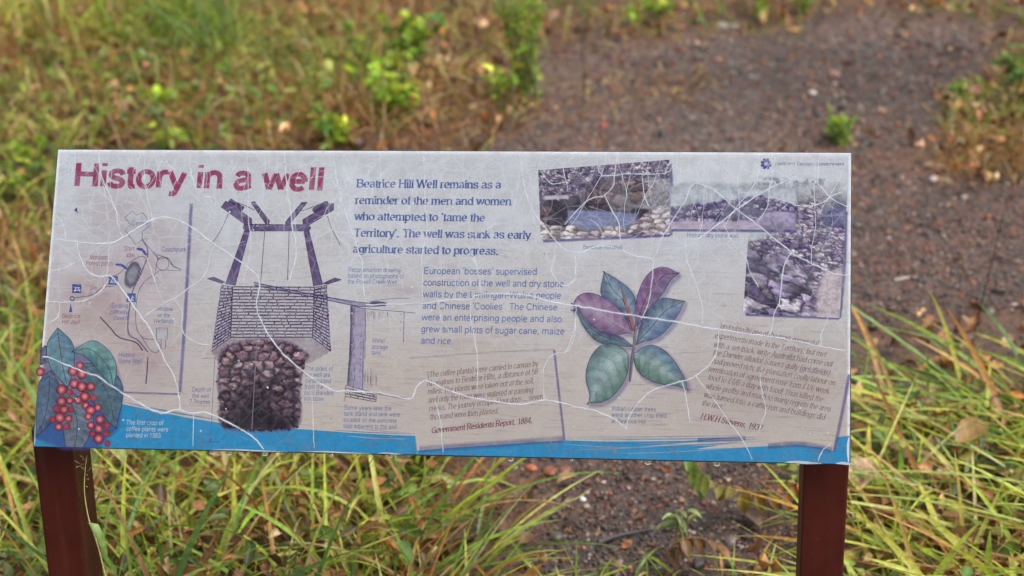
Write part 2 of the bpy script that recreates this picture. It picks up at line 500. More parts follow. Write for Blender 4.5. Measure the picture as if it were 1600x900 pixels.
# ---- gravel
PEB = [(100, 94, 90), (92, 86, 84), (110, 102, 98), (132, 90, 68), (122, 104, 96), (70, 62, 62), (136, 84, 62), (150, 92, 64), (112, 70, 54), (84, 78, 80), (146, 134, 126), (58, 52, 52), (104, 80, 70), (176, 166, 160)]
parts = []
for n, lo, hi, base, dens in ((36000, 0.0020, 0.0052, ICO, lambda P: 0.06 + 0.94 * path_w(P)), (2800, 0.004, 0.008, ICO, lambda P: 0.08 + 0.92 * path_w(P)), (200, 0.008, 0.013, ICO2, lambda P: 0.1 + 0.9 * path_w(P))):
    P = sample(n, (-1.5, 2.2), (2.4, 7.2), dens, 1.25)
    n = len(P)
    r = rng.uniform(lo, hi, n)
    B = base[0][None] * (1 + rng.normal(0, 0.16, (n, len(base[0]), 1)))
    S = np.stack([r * rng.uniform(0.8, 1.4, n), r * rng.uniform(0.8, 1.2, n), r * rng.uniform(0.45, 0.85, n)], -1)
    P[:, 2] += r * 0.12
    parts.append(instances(B, base[1], P, rotmats(rng.uniform(0, 6.28, n), rng.normal(0, 0.3, n), rng.normal(0, 0.3, n)), S, 0.50 * pick(PEB, n, 0.32) * (1.07, 1.0, .92)))
V, F, C = join(parts)
tag(mesh_obj('gravel', V, F, STONE, col=C), 'wet grey and rusty gravel strewn over the bare path', None, None, 'stuff')

# ---- dead leaves
def leaf_base(k=4, wprof=None, fold=0.25, curl=0.25):
    """leaf blade along +x, unit length, unit half-width; 3 verts across"""
    t = np.linspace(0, 1, k + 1)
    w = np.sin(np.pi * np.clip(t, 0, 1) ** 0.8) ** 0.8 if wprof is None else wprof(t)
    w = np.maximum(w, 0.03)
    V = []
    for i in range(k + 1):
        z = curl * (t[i] ** 2) * 0.5
        V += [(t[i], w[i], z + fold * w[i] * 0.3), (t[i], 0, z), (t[i], -w[i], z + fold * w[i] * 0.3)]
    F = []
    for i in range(k):
        a = i * 3
        F += [(a, a + 1, a + 4, a + 3), (a + 1, a + 2, a + 5, a + 4)]
    return np.array(V, float), np.array(F)

LIT = [(162, 118, 74), (178, 138, 96), (142, 94, 58), (110, 74, 50), (194, 160, 118), (150, 98, 58), (104, 82, 64), (176, 116, 62), (134, 108, 78), (90, 64, 48)]
def weeds_left(P):
    uv = proj(P)
    return (1 - path_w(P)) * np.where(uv[..., 0] < 900, 1.0, 0.75)
parts = []
for n, lo, hi, dens, lift in ((5200, 0.018, 0.05, lambda P: 0.04 + 0.96 * weeds_left(P), 0.010), (190, 0.008, 0.022, lambda P: path_w(P), 0.002), (2600, 0.02, 0.05, lambda P: weeds_left(P), 0.05), (2000, 0.004, 0.012, lambda P: path_w(P), 0.002), (300, 0.015, 0.035, lambda P: uvzone(1420, 1800, 60, 300, 40)(P) * (0.2 + 0.8 * (1 - path_w(P))), 0.03)):
    P = sample(n, (-1.7, 2.2), (2.4, 7.6), dens, 1.1)
    n = len(P)
    BV, BF = leaf_base(4)
    B = np.repeat(BV[None], n, 0)
    B[:, :, 2] += rng.normal(0, 0.10, (n, len(BV)))
    B[:, :, 2] *= rng.uniform(0.4, 2.4, (n, 1))
    L = rng.uniform(lo, hi, n)
    S = np.stack([L, L * rng.uniform(0.16, 0.34, n), L], -1)
    P[:, 2] += rng.uniform(0.002, lift + 0.004, n)
    parts.append(instances(B, BF, P, rotmats(rng.uniform(0, 6.28, n), rng.normal(0, 0.55 if lift > 0.004 else 0.15, n), rng.normal(0, 0.55 if lift > 0.004 else 0.15, n)), S, pick(LIT, n, 0.28)))
V, F, C = join(parts)
tag(mesh_obj('leaf_litter', V, F, DEAD, col=C), 'brown and orange dead leaves lying among the weeds', None, None, 'stuff')

# ---- blades
def blades(P, L, W, az, th0, bend, c0, c1, seg=6, flat=0.35, twist=None):
    """ribbon blades: base P, length L, half-width W, heading az, lean th0 and extra bend along the blade"""
    n = len(P); t = np.linspace(0, 1, seg + 1)
    th = th0[:, None] + bend[:, None] * t[None] ** 1.3
    ds = (L / seg)[:, None]
    sx = np.concatenate([np.zeros((n, 1)), np.cumsum(np.sin(th[:, 1:]) * ds, 1)], 1)
    sz = np.concatenate([np.zeros((n, 1)), np.cumsum(np.cos(th[:, 1:]) * ds, 1)], 1)
    h = np.stack([np.sin(az), np.cos(az)], -1)
    ctr = np.stack([P[:, None, 0] + h[:, None, 0] * sx, P[:, None, 1] + h[:, None, 1] * sx, P[:, None, 2] + sz], -1)
    prof = np.minimum(1, 0.45 + 2.2 * t) * (1 - t ** 2.2) ** 0.8
    prof = np.maximum(prof, 0.02)
    tw = (rng.normal(0, 0.9, n) if twist is None else twist)[:, None] * (0.3 + t[None])
    side = np.stack([np.cos(az)[:, None] * np.cos(tw), -np.sin(az)[:, None] * np.cos(tw), np.sin(tw) * 0.9], -1)
    off = side * (W[:, None] * prof[None])[..., None]
    mid = ctr.copy(); mid[..., 2] -= (W[:, None] * prof[None]) * flat
    V = np.stack([ctr + off, mid, ctr - off], 2).reshape(-1, 3)
    k = (np.arange(n) * (seg + 1) * 3)[:, None] + (np.arange(seg) * 3)[None]
    k = k.reshape(-1)
    F = np.concatenate([np.stack([k, k + 1, k + 4, k + 3], -1), np.stack([k + 1, k + 2, k + 5, k + 4], -1)], 0)
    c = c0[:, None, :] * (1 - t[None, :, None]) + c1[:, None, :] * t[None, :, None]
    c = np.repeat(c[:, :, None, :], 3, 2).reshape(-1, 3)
    return V, F, np.concatenate([c, np.ones((len(c), 1))], -1)

YG = [(164, 178, 62), (140, 162, 54), (186, 188, 84), (122, 150, 52), (176, 168, 70)]
GR = [(108, 138, 52), (92, 124, 48), (130, 152, 62), (82, 108, 50)]
DRY = [(182, 146, 86), (158, 116, 64), (196, 168, 112), (140, 98, 56), (172, 122, 62)]

def field(n, xr, yr, fn, Lr, Wr, kinds, th=(0.1, 0.6), bend=(0.2, 1.4), seg=5, az=None, power=1.0, gain=1.0):
    P = sample(n, xr, yr, fn, power); n = len(P)
    cols = np.vstack([pick(k, n) [None] for k, _ in kinds]); wts = np.array([w for _, w in kinds]); wts = wts / wts.sum()
    # colour in drifts rather than salt and pepper
    sel = np.clip(fbm(P[:, 0] * 2.6, P[:, 1] * 2.6, 61) + rng.normal(0, 0.16, n), 0.2, 0.8)
    sel = np.argsort(np.argsort(sel)) / max(1, n)
    which = np.searchsorted(np.cumsum(wts), sel, side='right').clip(0, len(kinds) - 1)
    c = np.minimum(gain * cols[which, np.arange(n)], .62)
    a = rng.uniform(0, 6.28, n) if az is None else rng.normal(az[0], az[1], n)
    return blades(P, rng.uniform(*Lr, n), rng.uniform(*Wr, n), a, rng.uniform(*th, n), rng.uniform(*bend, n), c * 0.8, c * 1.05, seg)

# upper left bank of grass (its foot about level with the shrubs), thinner behind
bank = [field(1500, (-1.7, -0.5), (2.9, 5.0), uvzone(-260, 150, 150, 720, 60), (0.06, 0.20), (0.0016, 0.0046), [(DRY, 3), (YG, 4), (GR, 3)], (0.1, 1.0), (0.2, 1.6)),
        field(11000, (-2.4, 0.2), (5.2, 9.0), uvzone(-260, 420, -260, 125, 50), (0.10, 0.30), (0.0018, 0.0042), [(DRY, 1.5), (YG, 5), (GR, 4)], (0.05, 0.7), (0.2, 1.6), gain=1.15),
        field(4600, (-2.4, 0.6), (4.3, 7.0), combine(uvzone(-260, 600, 20, 270, 60), offpath), (0.05, 0.16), (0.0016, 0.0034), [(DRY, 7), (GR, 1.5), (YG, 3)], (0.1, 0.9), (0.2, 1.6))]
V, F, C = join(bank)
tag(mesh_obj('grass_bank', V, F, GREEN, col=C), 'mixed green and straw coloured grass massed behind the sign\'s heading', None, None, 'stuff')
mid = [field(3600, (-1.2, 0.9), (4.2, 7.4), combine(uvzone(380, 900, -80, 260, 60), offpath), (0.04, 0.13), (0.0016, 0.003), [(DRY, 7), (YG, 2), (GR, 1)], (0.2, 1.1), (0.2, 1.3)),
       field(4200, (0.0, 3.2), (5.4, 9.5), combine(uvzone(780, 1900, -260, 95, 40), offpath), (0.05, 0.16), (0.0018, 0.0036), [(DRY, 6), (YG, 3), (GR, 1)], (0.1, 1.0), (0.2, 1.3)),
       field(3600, (1.0, 2.6), (4.2, 6.4), combine(uvzone(1420, 1800, 60, 300, 50), offpath), (0.02, 0.08), (0.0016, 0.003), [(DRY, 6), (YG, 2), (GR, 1)], (0.2, 1.1), (0.2, 1.3)),
       field(360, (0.0, 1.6), (4.6, 6.6), uvzone(850, 1120, 95, 205, 40), (0.02, 0.05), (0.0014, 0.0026), [(DRY, 1)], (0.9, 1.5), (0.1, 0.6))]
V, F, C = join(mid)
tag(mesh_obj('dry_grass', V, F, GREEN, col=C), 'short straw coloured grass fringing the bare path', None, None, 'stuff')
# foreground: long wet blades behind and beside the posts
left_z = uvzone(-300, 735, 640, 1150, 50)
right_z = uvzone(1300, 2000, 600, 1150, 110)
fore = [field(330, (-1.5, 0.25), (2.35, 3.5), left_z, (0.12, 0.30), (0.0040, 0.0080), [(YG, 6), (GR, 2), (DRY, 1)], (0.3, 1.2), (0.3, 1.3), 9, gain=1.6),
        field(210, (0.4, 1.6), (2.2, 3.8), right_z, (0.10, 0.28), (0.0040, 0.008), [(YG, 5), (GR, 2), (DRY, 1)], (0.6, 1.3), (0.2, 1.0), 9, az=(-1.3, 1.0), gain=1.4),
        field(1000, (-1.5, 0.2), (2.35, 3.7), left_z, (0.14, 0.36), (0.0018, 0.0050), [(DRY, 3), (YG, 4), (GR, 3)], (0.1, 1.0), (0.3, 1.7), 8, gain=1.4),
        field(1200, (-1.5, 0.2), (2.35, 3.7), left_z, (0.05, 0.16), (0.001, 0.0022), [(DRY, 6), (YG, 2)], (0.4, 1.3), (0.2, 1.5), 6, gain=1.4),
        field(440, (0.4, 1.6), (2.2, 4.0), right_z, (0.16, 0.38), (0.0018, 0.0050), [(DRY, 2), (YG, 6), (GR, 2)], (0.9, 1.42), (0.1, 0.7), 8, az=(-1.4, 0.9), gain=1.4),
        field(480, (0.4, 1.6), (2.2, 4.0), right_z, (0.06, 0.18), (0.0016, 0.0042), [(DRY, 3), (YG, 4), (GR, 3)], (0.2, 1.2), (0.2, 1.4), 7, gain=1.4),
        field(420, (0.4, 1.6), (2.2, 4.0), right_z, (0.05, 0.16), (0.0009, 0.002), [(DRY, 1)], (0.5, 1.4), (0.2, 1.2), 6, gain=1.4),
        field(80, (-0.2, 0.5), (2.4, 3.2), uvzone(600, 800, 760, 1150, 50), (0.14, 0.32), (0.0018, 0.004), [(YG, 4), (GR, 3), (DRY, 1)], (0.5, 1.2), (0.2, 0.9), 8, az=(1.3, 0.8), gain=1.4),
        field(200, (0.0, 0.6), (2.3, 2.95), uvzone(840, 1280, 890, 1150, 30), (0.03, 0.10), (0.0014, 0.003), [(YG, 4), (GR, 3), (DRY, 2)], (0.2, 1.2), (0.2, 1.2), 6, gain=1.4)]
V, F, C = join(fore)
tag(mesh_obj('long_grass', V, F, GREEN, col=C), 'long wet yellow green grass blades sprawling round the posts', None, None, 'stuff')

# broad oval weed leaves mixed into the grass, lower left and a few at the right
def ovals(n, xr, yr, fn, Lr, hz, cols, mat, wr=(.22, .34), hang=.3):
    P = sample(n, xr, yr, fn); n = len(P)
    BV, BF = leaf_base(5, lambda t: np.sin(np.pi * t ** 0.85) ** 0.6, 0.5, 0.15)
    L = rng.uniform(*Lr, n)
    P[:, 2] += rng.uniform(*hz, n)
    return instances(np.repeat(BV[None], n, 0), BF, P, rotmats(rng.uniform(0, 6.28, n), rng.normal(0, 0.7, n), rng.normal(hang, 0.6, n)), np.stack([L, L * rng.uniform(*wr, n), L * rng.uniform(.3, 2.2, n)], -1), pick(cols, n, 0.30), np.tile([.86, 1.16, .86], 6) * np.repeat(np.linspace(1.12, .82, 6), 3))
WEED = [(104, 128, 60), (118, 142, 64), (92, 112, 56), (136, 152, 72), (148, 138, 68), (112, 124, 80)]
V, F, C = join([ovals(480, (-1.5, 0.2), (2.35, 3.6), left_z, (0.014, 0.046), (0.02, 0.14), WEED, GREEN, (.2, .32), .7),
                ovals(150, (0.4, 1.5), (2.3, 3.8), right_z, (0.018, 0.036), (0.01, 0.10), WEED, GREEN),
                ovals(420, (-2.3, 0.3), (4.4, 6.4), combine(uvzone(-200, 560, 110, 260, 60), offpath), (0.02, 0.04), (0.01, 0.10), [(130, 150, 60), (104, 128, 56), (150, 160, 70)], GREEN)])
tag(mesh_obj('weeds', V, F, GREEN, col=C), 'small oval leaved weeds growing through the grass', None, None, 'stuff')
V, F, C = join([ovals(1000, (-1.5, 0.2), (2.35, 3.6), left_z, (0.012, 0.046), (0.01, 0.12), LIT, DEAD, (.12, .3), .8), ovals(800, (0.4, 1.5), (2.3, 3.8), right_z, (0.012, 0.05), (0.005, 0.05), LIT, DEAD, (.12, .3), .7)])
tag(mesh_obj('withered_leaves', V, F, DEAD, col=C), 'withered brown leaves caught among the grass stems', None, None, 'stuff')

# ================================================================== the sign
PO = np.array([-0.61239691, 2.41012912, 0.48626142])            # lower left corner of the face
PXA = np.array([0.99095675, -0.13418169, 0.0])
PYA = np.array([0.07660623, 0.56575127, 0.82100973])
PYA = PYA - PXA * (PYA @ PXA); PYA /= np.linalg.norm(PYA)
PNA = np.cross(PXA, PYA)
PW, PH = 1.02, 0.38929
if PNA[1] > 0: PNA = -PNA

def pp(px, py):
    """photo pixel -> the panel face's own x, y in metres"""
    d = ray(px, py)
    t = ((PO - CAMP) @ PNA) / (d @ PNA)
    q = CAMP + d * t[..., None] - PO
    return np.stack([q @ PXA, q @ PYA], -1)

sign_base = np.array([-0.1, 2.42, 0.0])
SIGN = empty('information_sign', sign_base)
tag(SIGN, 'wide weathered information panel headed History in a well, tilted on two maroon posts', 'information sign')
RP = Matrix(((PXA[0], PYA[0], PNA[0]), (PXA[1], PYA[1], PNA[1]), (PXA[2], PYA[2], PNA[2])))

# ---- panel: thin tray with a bleached white rim, dark underside
def rounded(w, h, r, inset, z, k=4):
    pts = []
    for cx, cy, a0 in ((w - r, h - r, 0), (r, h - r, 90), (r, r, 180), (w - r, r, 270)):
        for i in range(k + 1):
            a = math.radians(a0 + 90 * i / k)
            pts.append((cx + (r - inset) * math.cos(a), cy + (r - inset) * math.sin(a), z))
    return pts
loops = [rounded(PW, PH, 0.004, 0.0015, -0.0001), rounded(PW, PH, 0.004, 0.0, -0.0016), rounded(PW, PH, 0.004, 0.0, -0.004), rounded(PW, PH, 0.004, 0.0012, -0.005)]
n = len(loops[0]); V = [p for l in loops for p in l]; F = []
for j in range(len(loops) - 1):
    for i in range(n):
        F.append((j * n + i, j * n + (i + 1) % n, (j + 1) * n + (i + 1) % n, (j + 1) * n + i)[::-1])
F.append(tuple(range((len(loops) - 1) * n, len(loops) * n))[::-1]); F.append(tuple(range(n)))
PANEL = mesh_obj('panel', V, F, EDGE, SIGN)
PANEL.matrix_parent_inverse = Matrix.Identity(4)
PANEL.matrix_basis = Matrix.Translation(Vector(PO - sign_base)) @ RP.to_4x4()

# ---- the printed sheet (paler bluish top: sun bleaching plus painted-in sky reflection; browner below)
def sheet():
    nx, ny = 240, 96
    u = np.linspace(0.0012, PW - 0.0012, nx); v = np.linspace(0.0012, PH - 0.0012, ny)
    X, Y = np.meshgrid(u, v)
    W3 = PO + X[..., None] * PXA + Y[..., None] * PYA
    uv = proj(W3); x, y = uv[..., 0], uv[..., 1]
    top, lowc = lin((200, 204, 211)), lin((194, 184, 176))
    k = np.clip((y - 300) / 330 + (fbm(x / 160, y / 120, 5) - 0.5) * 0.7, 0, 1)[..., None]
    c = top * (1 - k) + lowc * k
    def blob(cx, cy, rx, ry, col, a):
        nonlocal c
        f = np.exp(-((x - cx) / rx) ** 2 - ((y - cy) / ry) ** 2) * (0.6 + 0.8 * fbm(x / 30, y / 30, 8)) * a
        c = c * (1 - f[..., None]) + lin(col) * f[..., None]
    for a in ((150, 470, 60, 60, (166, 138, 142), 0.75), (225, 560, 50, 50, (168, 136, 142), 0.6), (230, 400, 60, 70, (176, 158, 166), 0.6), (190, 330, 60, 40, (178, 164, 170), 0.5),
              (300, 500, 40, 130, (182, 178, 180), 0.3), (1200, 600, 150, 70, (166, 152, 146), 0.6), (760, 620, 110, 60, (178, 166, 158), 0.5),
              (100, 255, 22, 30, (210, 220, 232), 0.8), (545, 285, 30, 25, (212, 220, 232), 0.8), (600, 350, 60, 50, (206, 212, 222), 0.5), (1130, 270, 120, 30, (212, 218, 228), 0.8),
              (700, 290, 120, 40, (202, 206, 214), 0.5), (1000, 420, 60, 40, (198, 200, 208), 0.4), (640, 455, 45, 8, (166, 148, 152), 0.5), (690, 535, 60, 6, (168, 150, 152), 0.4)):
        blob(*a)
    # worn white rim
    e = np.minimum(np.minimum(X, PW - X) * 0.9, (PH - Y) * 0.75)
    rim = np.clip(1 - (e - 0.0012) / 0.0035, 0, 1) * np.clip(0.45 + 0.8 * fbm(x / 9, y / 9, 12), 0, 1)
    c = c * (1 - rim[..., None]) + 1.3 * lin((236, 241, 248)) * rim[..., None]
    idx = np.arange(nx * ny).reshape(ny, nx)
    Fq = np.stack([idx[:-1, :-1], idx[:-1, 1:], idx[1:, 1:], idx[1:, :-1]], -1).reshape(-1, 4)
    c = c * PRINT
    return mesh_obj('print_sheet', np.stack([X, Y, np.full_like(X, 0.000004)], -1).reshape(-1, 3), Fq, SHEET, PANEL, np.concatenate([c, np.ones(c.shape[:2] + (1,))], -1).reshape(-1, 4))
sheet()

class Ink:
    """flat printed shapes given in photo pixels, laid on the panel as one mesh"""
    def __init__(s, z):
        s.z = z * 0.12; s.c = 0; s.V = []; s.F = []; s.C = []; s.n = 0; s.k = 0
    def add(s, pts, faces, cols, dz=None, stroke=False):
        pts = np.asarray(pts, float)
        q = pp(pts[:, 0], pts[:, 1])
        if stroke: s.c += 1
        else:
            s.k += 11 if s.c else 1; s.c = 0
        z = s.z + (0.4e-6 * (s.k + (1 + s.c % 10 if stroke else 0)) if dz is None else dz)
        s.V.append(np.column_stack([q, np.full(len(q), z)]))
        cols = np.asarray(cols, float) * (PRINT, PRINT, PRINT, 1)
        if cols.ndim == 1: cols = np.tile(cols, (len(pts), 1))
        s.C.append(cols)
        s.F += [[i + s.n for i in f] for f in faces]
        s.n += len(pts)
    def rgba(s, c, a=1.0): return np.append(lin(c), a)
    def poly(s, pts, c, a=1.0, smooth=0, dz=None):
        P = crom(pts, smooth, True) if smooth else np.asarray(pts, float)
        s.add(P, [list(range(len(P)))], s.rgba(c, a), dz)
    def line(s, pts, w, c, a=1.0, smooth=0, taper=0.0, closed=False, jit=0.0):
        P = crom(pts, smooth, closed) if smooth else np.asarray(pts, float)
        if closed: P = np.vstack([P, P[:1]])
        if jit: P = P + rng.normal(0, jit, P.shape)
        T = np.gradient(P, axis=0); T /= np.maximum(np.linalg.norm(T, axis=1, keepdims=True), 1e-9)
        Nn = np.stack([-T[:, 1], T[:, 0]], -1)
        t = np.linspace(0, 1, len(P))
        ww = w * 0.5 * (1 - taper * np.abs(2 * t - 1) ** 2)
        ww = np.broadcast_to(ww, t.shape)[:, None]
        Q = np.empty((2 * len(P), 2)); Q[0::2] = P + Nn * ww; Q[1::2] = P - Nn * ww
        s.add(Q, [[2 * i, 2 * i + 1, 2 * i + 3, 2 * i + 2] for i in range(len(P) - 1)], s.rgba(c, a), None, True)
    def soft(s, pts, w, c, a, smooth=4):
        """soft shadow along a line: fades out to both sides"""
        P = crom(pts, smooth) if len(pts) > 2 else np.linspace(pts[0], pts[1], 12)
        T = np.gradient(P, axis=0); T /= np.linalg.norm(T, axis=1, keepdims=True)
        Nn = np.stack([-T[:, 1], T[:, 0]], -1)
        offs = np.array([-1, -0.35, 0.35, 1.0]); al = np.array([0, a, a, 0])
        Q = (P[:, None] + Nn[:, None] * (offs * w * 0.5)[None, :, None]).reshape(-1, 2)
        C = np.tile(np.column_stack([np.tile(lin(c), (4, 1)), al]), (len(P), 1))
        s.add(Q, [[4 * i + j, 4 * i + j + 1, 4 * i + j + 5, 4 * i + j + 4] for i in range(len(P) - 1) for j in range(3)], C)
    def glow(s, pts, w, c, a, dx=0, dy=0):
        """soft-edged filled shape (a printed drop shadow)"""
        P = np.asarray(pts, float) + (dx, dy); m = P.mean(0)
        n = len(P); A = 0.5 * np.sum(P[:, 0] * np.roll(P[:, 1], -1) - np.roll(P[:, 0], -1) * P[:, 1])
        T = np.roll(P, -1, 0) - np.roll(P, 1, 0); T /= np.maximum(np.linalg.norm(T, axis=1, keepdims=True), 1e-9)
        Nn = np.stack([T[:, 1], -T[:, 0]], -1) * np.sign(A)
        Q = np.vstack([P, P + Nn * w]); C = np.vstack([np.tile(s.rgba(c, a), (n, 1)), np.tile(s.rgba(c, 0), (n, 1))])
        s.add(Q, [list(range(n))] + [[i, (i + 1) % n, n + (i + 1) % n, n + i] for i in range(n)], C)
    def grid(s, quad, nx, ny, fn, dz=None):
        """painted rectangle: quad TL,TR,BR,BL in px; fn(u, v, x, y) -> rgb 0..255 arrays + alpha"""
        u, v = np.meshgrid(np.linspace(0, 1, nx), np.linspace(0, 1, ny))
        q = np.asarray(quad, float)
        P = (q[0] * (1 - u[..., None]) + q[1] * u[..., None]) * (1 - v[..., None]) + (q[3] * (1 - u[..., None]) + q[2] * u[..., None]) * v[..., None]
        rgb, al = fn(u, v, P[..., 0], P[..., 1])
        rgb = rgb * .88 + .12 * np.mean(rgb, -1, keepdims=True)        # sun-faded print
        C = np.concatenate([lin(np.clip(rgb, 0, 255)), np.broadcast_to(al, u.shape)[..., None]], -1)
        i = np.arange(nx * ny).reshape(ny, nx)
        keep = C[..., 3]; kk = np.maximum(np.maximum(keep[:-1, :-1], keep[:-1, 1:]), np.maximum(keep[1:, 1:], keep[1:, :-1])) > 0.003
        Fq = np.stack([i[:-1, :-1], i[1:, :-1], i[1:, 1:], i[:-1, 1:]], -1)[kk]
        s.add(P.reshape(-1, 2), Fq.reshape(-1, 4).tolist(), C.reshape(-1, 4), dz)
    def done(s, name, label=None, mat=None):
        me = mesh_obj(name, np.vstack(s.V), s.F, mat or INK, PANEL, np.vstack(s.C))
        # every printed face looks out of the panel
        m = me.data
        nz = np.empty(len(m.polygons) * 3, np.float32); m.polygons.foreach_get('normal', nz)
        flip = np.where(nz.reshape(-1, 3)[:, 2] < 0)[0]
        for i in flip: m.polygons[int(i)].flip()
        m.update()
        if label: me['label'] = label
        return me

def edge_y(x): return 698 + (x - 51.5) * (726 - 698) / (1329 - 51.5)

# ---- blue band with dry-brush streaks
b = Ink(0.0002)
BL = (36, 141, 194)
b.poly([(52.5, 697.3), (55, 668), (58, 640), (100, 628), (160, 624), (190, 631), (235, 641), (290, 652), (345, 661), (420, 668), (480, 671), (545, 676), (600, 679), (648, 681), (652, edge_y(652) - 1)], BL, 0.97)
b.poly([(652, edge_y(652) - 1), (653, 704), (700, 700), (760, 696), (820, 692), (884, 688), (950, 690), (1070, 689), (1140, 684), (1080, 691), (1000, 698), (1100, 694), (1160, 690), (1085, 702), (1140, 700),
        (1200, 697), (1245, 695), (1285, 699), (1302, 705), (1307, 683), (1328.3, 681), (1328.3, 725), ], BL, 0.95)
for (x0, y0, x1, y1, w, a) in ((188, 627, 345, 657, 1.6, .6), (200, 631, 330, 655, 1.0, .5), (520, 672, 650, 678, 1.4, .7), (560, 670, 640, 676, 0.9, .5), (880, 683, 1160, 680, 1.2, .5), (900, 686, 1180, 684, 1.6, .6), (1000, 692, 1190, 686, 1.4, .6), (960, 702, 1150, 691, 1.8, .5), (880, 690, 1100, 695, 1.2, .4)):
    b.line([(x0, y0), ((x0 + x1) / 2, (y0 + y1) / 2 + 1), (x1, y1)], w, BL, a, 8, 0.8)
for (x0, y0, x1, y1, w, a) in ((540, 681, 640, 686, 1.2, .8), (900, 703, 1180, 690, 1.1, .75), (960, 709, 1150, 700, 1.0, .6), (1080, 697, 1200, 688, 1.3, .7), (880, 694, 1010, 700, 1.0, .6), (990, 693, 1130, 687, 0.9, .6)):
    b.line([(x0, y0), ((x0 + x1) / 2, (y0 + y1) / 2 + 1.5), (x1, y1)], w, (196, 188, 182), a, 8, 0.8)
b.soft([(655, 702), (760, 695), (880, 686)], 14, (74, 84, 160), 0.35); b.soft([(1200, 697), (1250, 694), (1300, 703)], 12, (80, 90, 150), 0.45)
b.soft([(1090, 688), (1165, 685)], 10, (70, 90, 160), 0.4)
b.line([(648.5, 681), (652.5, 708)], 1.2, (150, 160, 170), .6)
for x, w in ((330, 120), (470, 110), (590, 40), (1225, 60), (1306, 30)):   # paint worn off along the bottom edge
    b.line([(x, edge_y(x) - 1.2), (x + w * .3, edge_y(x + w * .3) - 2.2), (x + w * .6, edge_y(x + w * .6) - 1.3), (x + w, edge_y(x + w) - 0.8)], 2.2 if x < 1200 else 4.5, (214, 222, 230), .8, 6, 0.9)
b.line([(1326.5, 683), (1325, 700), (1326, 722)], 4, (220, 228, 236), .9, 6, .6)
b.line([(53.5, 695), (56, 665), (60, 640)], 3, (205, 216, 226), .8, 5, .5)
b.done('blue_band')

# ---- map inset
def mp_(x, y): return (40 + x / 5.0, 390 + y / 5.0)
m = Ink(0.00045)
m.soft([(299, 318), (293, 430), (287, 530), (281, 613)], 7, (112, 102, 168), 0.6); m.soft([(190, 613), (281, 616)], 4, (120, 104, 160), 0.6)
INKP = (62, 56, 96)
m.poly([(195, 340), (207, 330), (213, 336), (223, 332), (236, 351), (222, 362), (222, 374), (212, 382), (195, 360), (204, 351)], (196, 198, 204), 0.9)
m.line([(195, 340), (207, 330), (213, 336), (223, 332), (236, 351), (222, 362), (222, 374), (212, 382), (195, 360), (204, 351)], 0.9, INKP, .85, closed=True)
for pts, w in (([(222, 374), (232, 386), (243, 399), (250, 405), (262, 403), (270, 416), (283, 421)], 0.9), ([(222, 374), (230, 388), (230, 402), (219, 430), (206, 460), (200, 517), (216, 532), (231, 550)], 2.2),
               ([(170, 433), (185, 428), (196, 418), (200, 412), (218, 401), (229, 403)], 0.9), ([mp_(385, 378), mp_(530, 350), mp_(590, 300), mp_(690, 285)], 1.0),
               ([mp_(1020, 185), mp_(930, 250), mp_(880, 340), mp_(860, 480), mp_(870, 620), mp_(920, 690), mp_(1010, 705), mp_(1050, 740), mp_(1040, 790), mp_(1010, 803), mp_(970, 780), mp_(900, 670)], 0.9),
               ([mp_(1000, 10), mp_(1030, 60), mp_(1020, 130), mp_(1020, 185), mp_(1060, 160), mp_(1210, 163), mp_(1150, 120), mp_(1110, 70), mp_(1030, 40)], 0.8)):
    m.line(pts, w, INKP if w < 2 else (112, 104, 136), .8, 6)
cx, cy = mp_(1072, 110); m.line([(cx + 9.5 * math.cos(t), cy + 10.5 * math.sin(t)) for t in np.linspace(0, 6.28, 20)[:-1]], 0.9, INKP, .8, closed=True)
m.line([mp_(580, 525), mp_(660, 610), mp_(730, 685), mp_(860, 725), mp_(915, 788)], 1.8, (58, 48, 84), .9, 6)
m.line([(231, 558), (230, 578), (228, 600)], 1.8, (58, 48, 84), .9)
m.line([mp_(1022, 612), mp_(1110, 612), mp_(1105, 705), mp_(1095, 705), mp_(1092, 778), mp_(1058, 775), mp_(1060, 702), mp_(1022, 700)], 0.9, INKP, .85, closed=True)
m.poly([mp_(1024, 615), mp_(1107, 615), mp_(1103, 700), mp_(1026, 697)], (198, 198, 204), .8)
def pond(u, v, x, y):
    cx, cy = 207, 429; a = math.radians(18)
    X = (x - cx) * math.cos(a) + (y - cy) * math.sin(a); Y = -(x - cx) * math.sin(a) + (y - cy) * math.cos(a)
    r = np.hypot(X / 10.5, Y / 20.0) + (fbm(x / 5, y / 5, 3) - .5) * .3
    ring = np.exp(-((r - .88) / .2) ** 2)[..., None]
    return np.array((140, 142, 152)) * (1 - ring) + np.array((92, 86, 120)) * ring, np.clip((1.15 - r) * 5, 0, 1) * .95
m.grid([(188, 404), (228, 404), (226, 454), (186, 454)], 44, 54, pond)
for (x0, y0) in ((113, 444), (170, 431), (198, 458)):
    m.poly([(x0, y0), (x0 + 14.2, y0 + .4), (x0 + 14.0, y0 + 14), (x0 - .4, y0 + 13.8)], (52, 68, 150), .95)
WH = (214, 220, 232)
m.line([(116, 449.5), (125, 449.5)], 1.1, WH); m.line([(115.5, 453.5), (126, 453.5)], 1.1, WH); m.line([(118.8, 450), (116.5, 456)], 1.1, WH); m.line([(122.5, 450), (125, 456)], 1.1, WH)
m.line([(172.5, 442), (177, 434), (181.5, 442)], 1.3, WH); m.line([(175, 442.5), (177, 438.5), (179, 442.5)], 1.1, WH)
m.line([(207, 462), (206, 466.5), (208.5, 470.5)], 1.3, WH); m.line([(206, 466.5), (204, 470.5)], 1.2, WH); m.line([(207, 463), (209.5, 466)], 1, WH); m.line([(200.5, 463), (203, 467), (200.5, 470)], 1.0, WH)
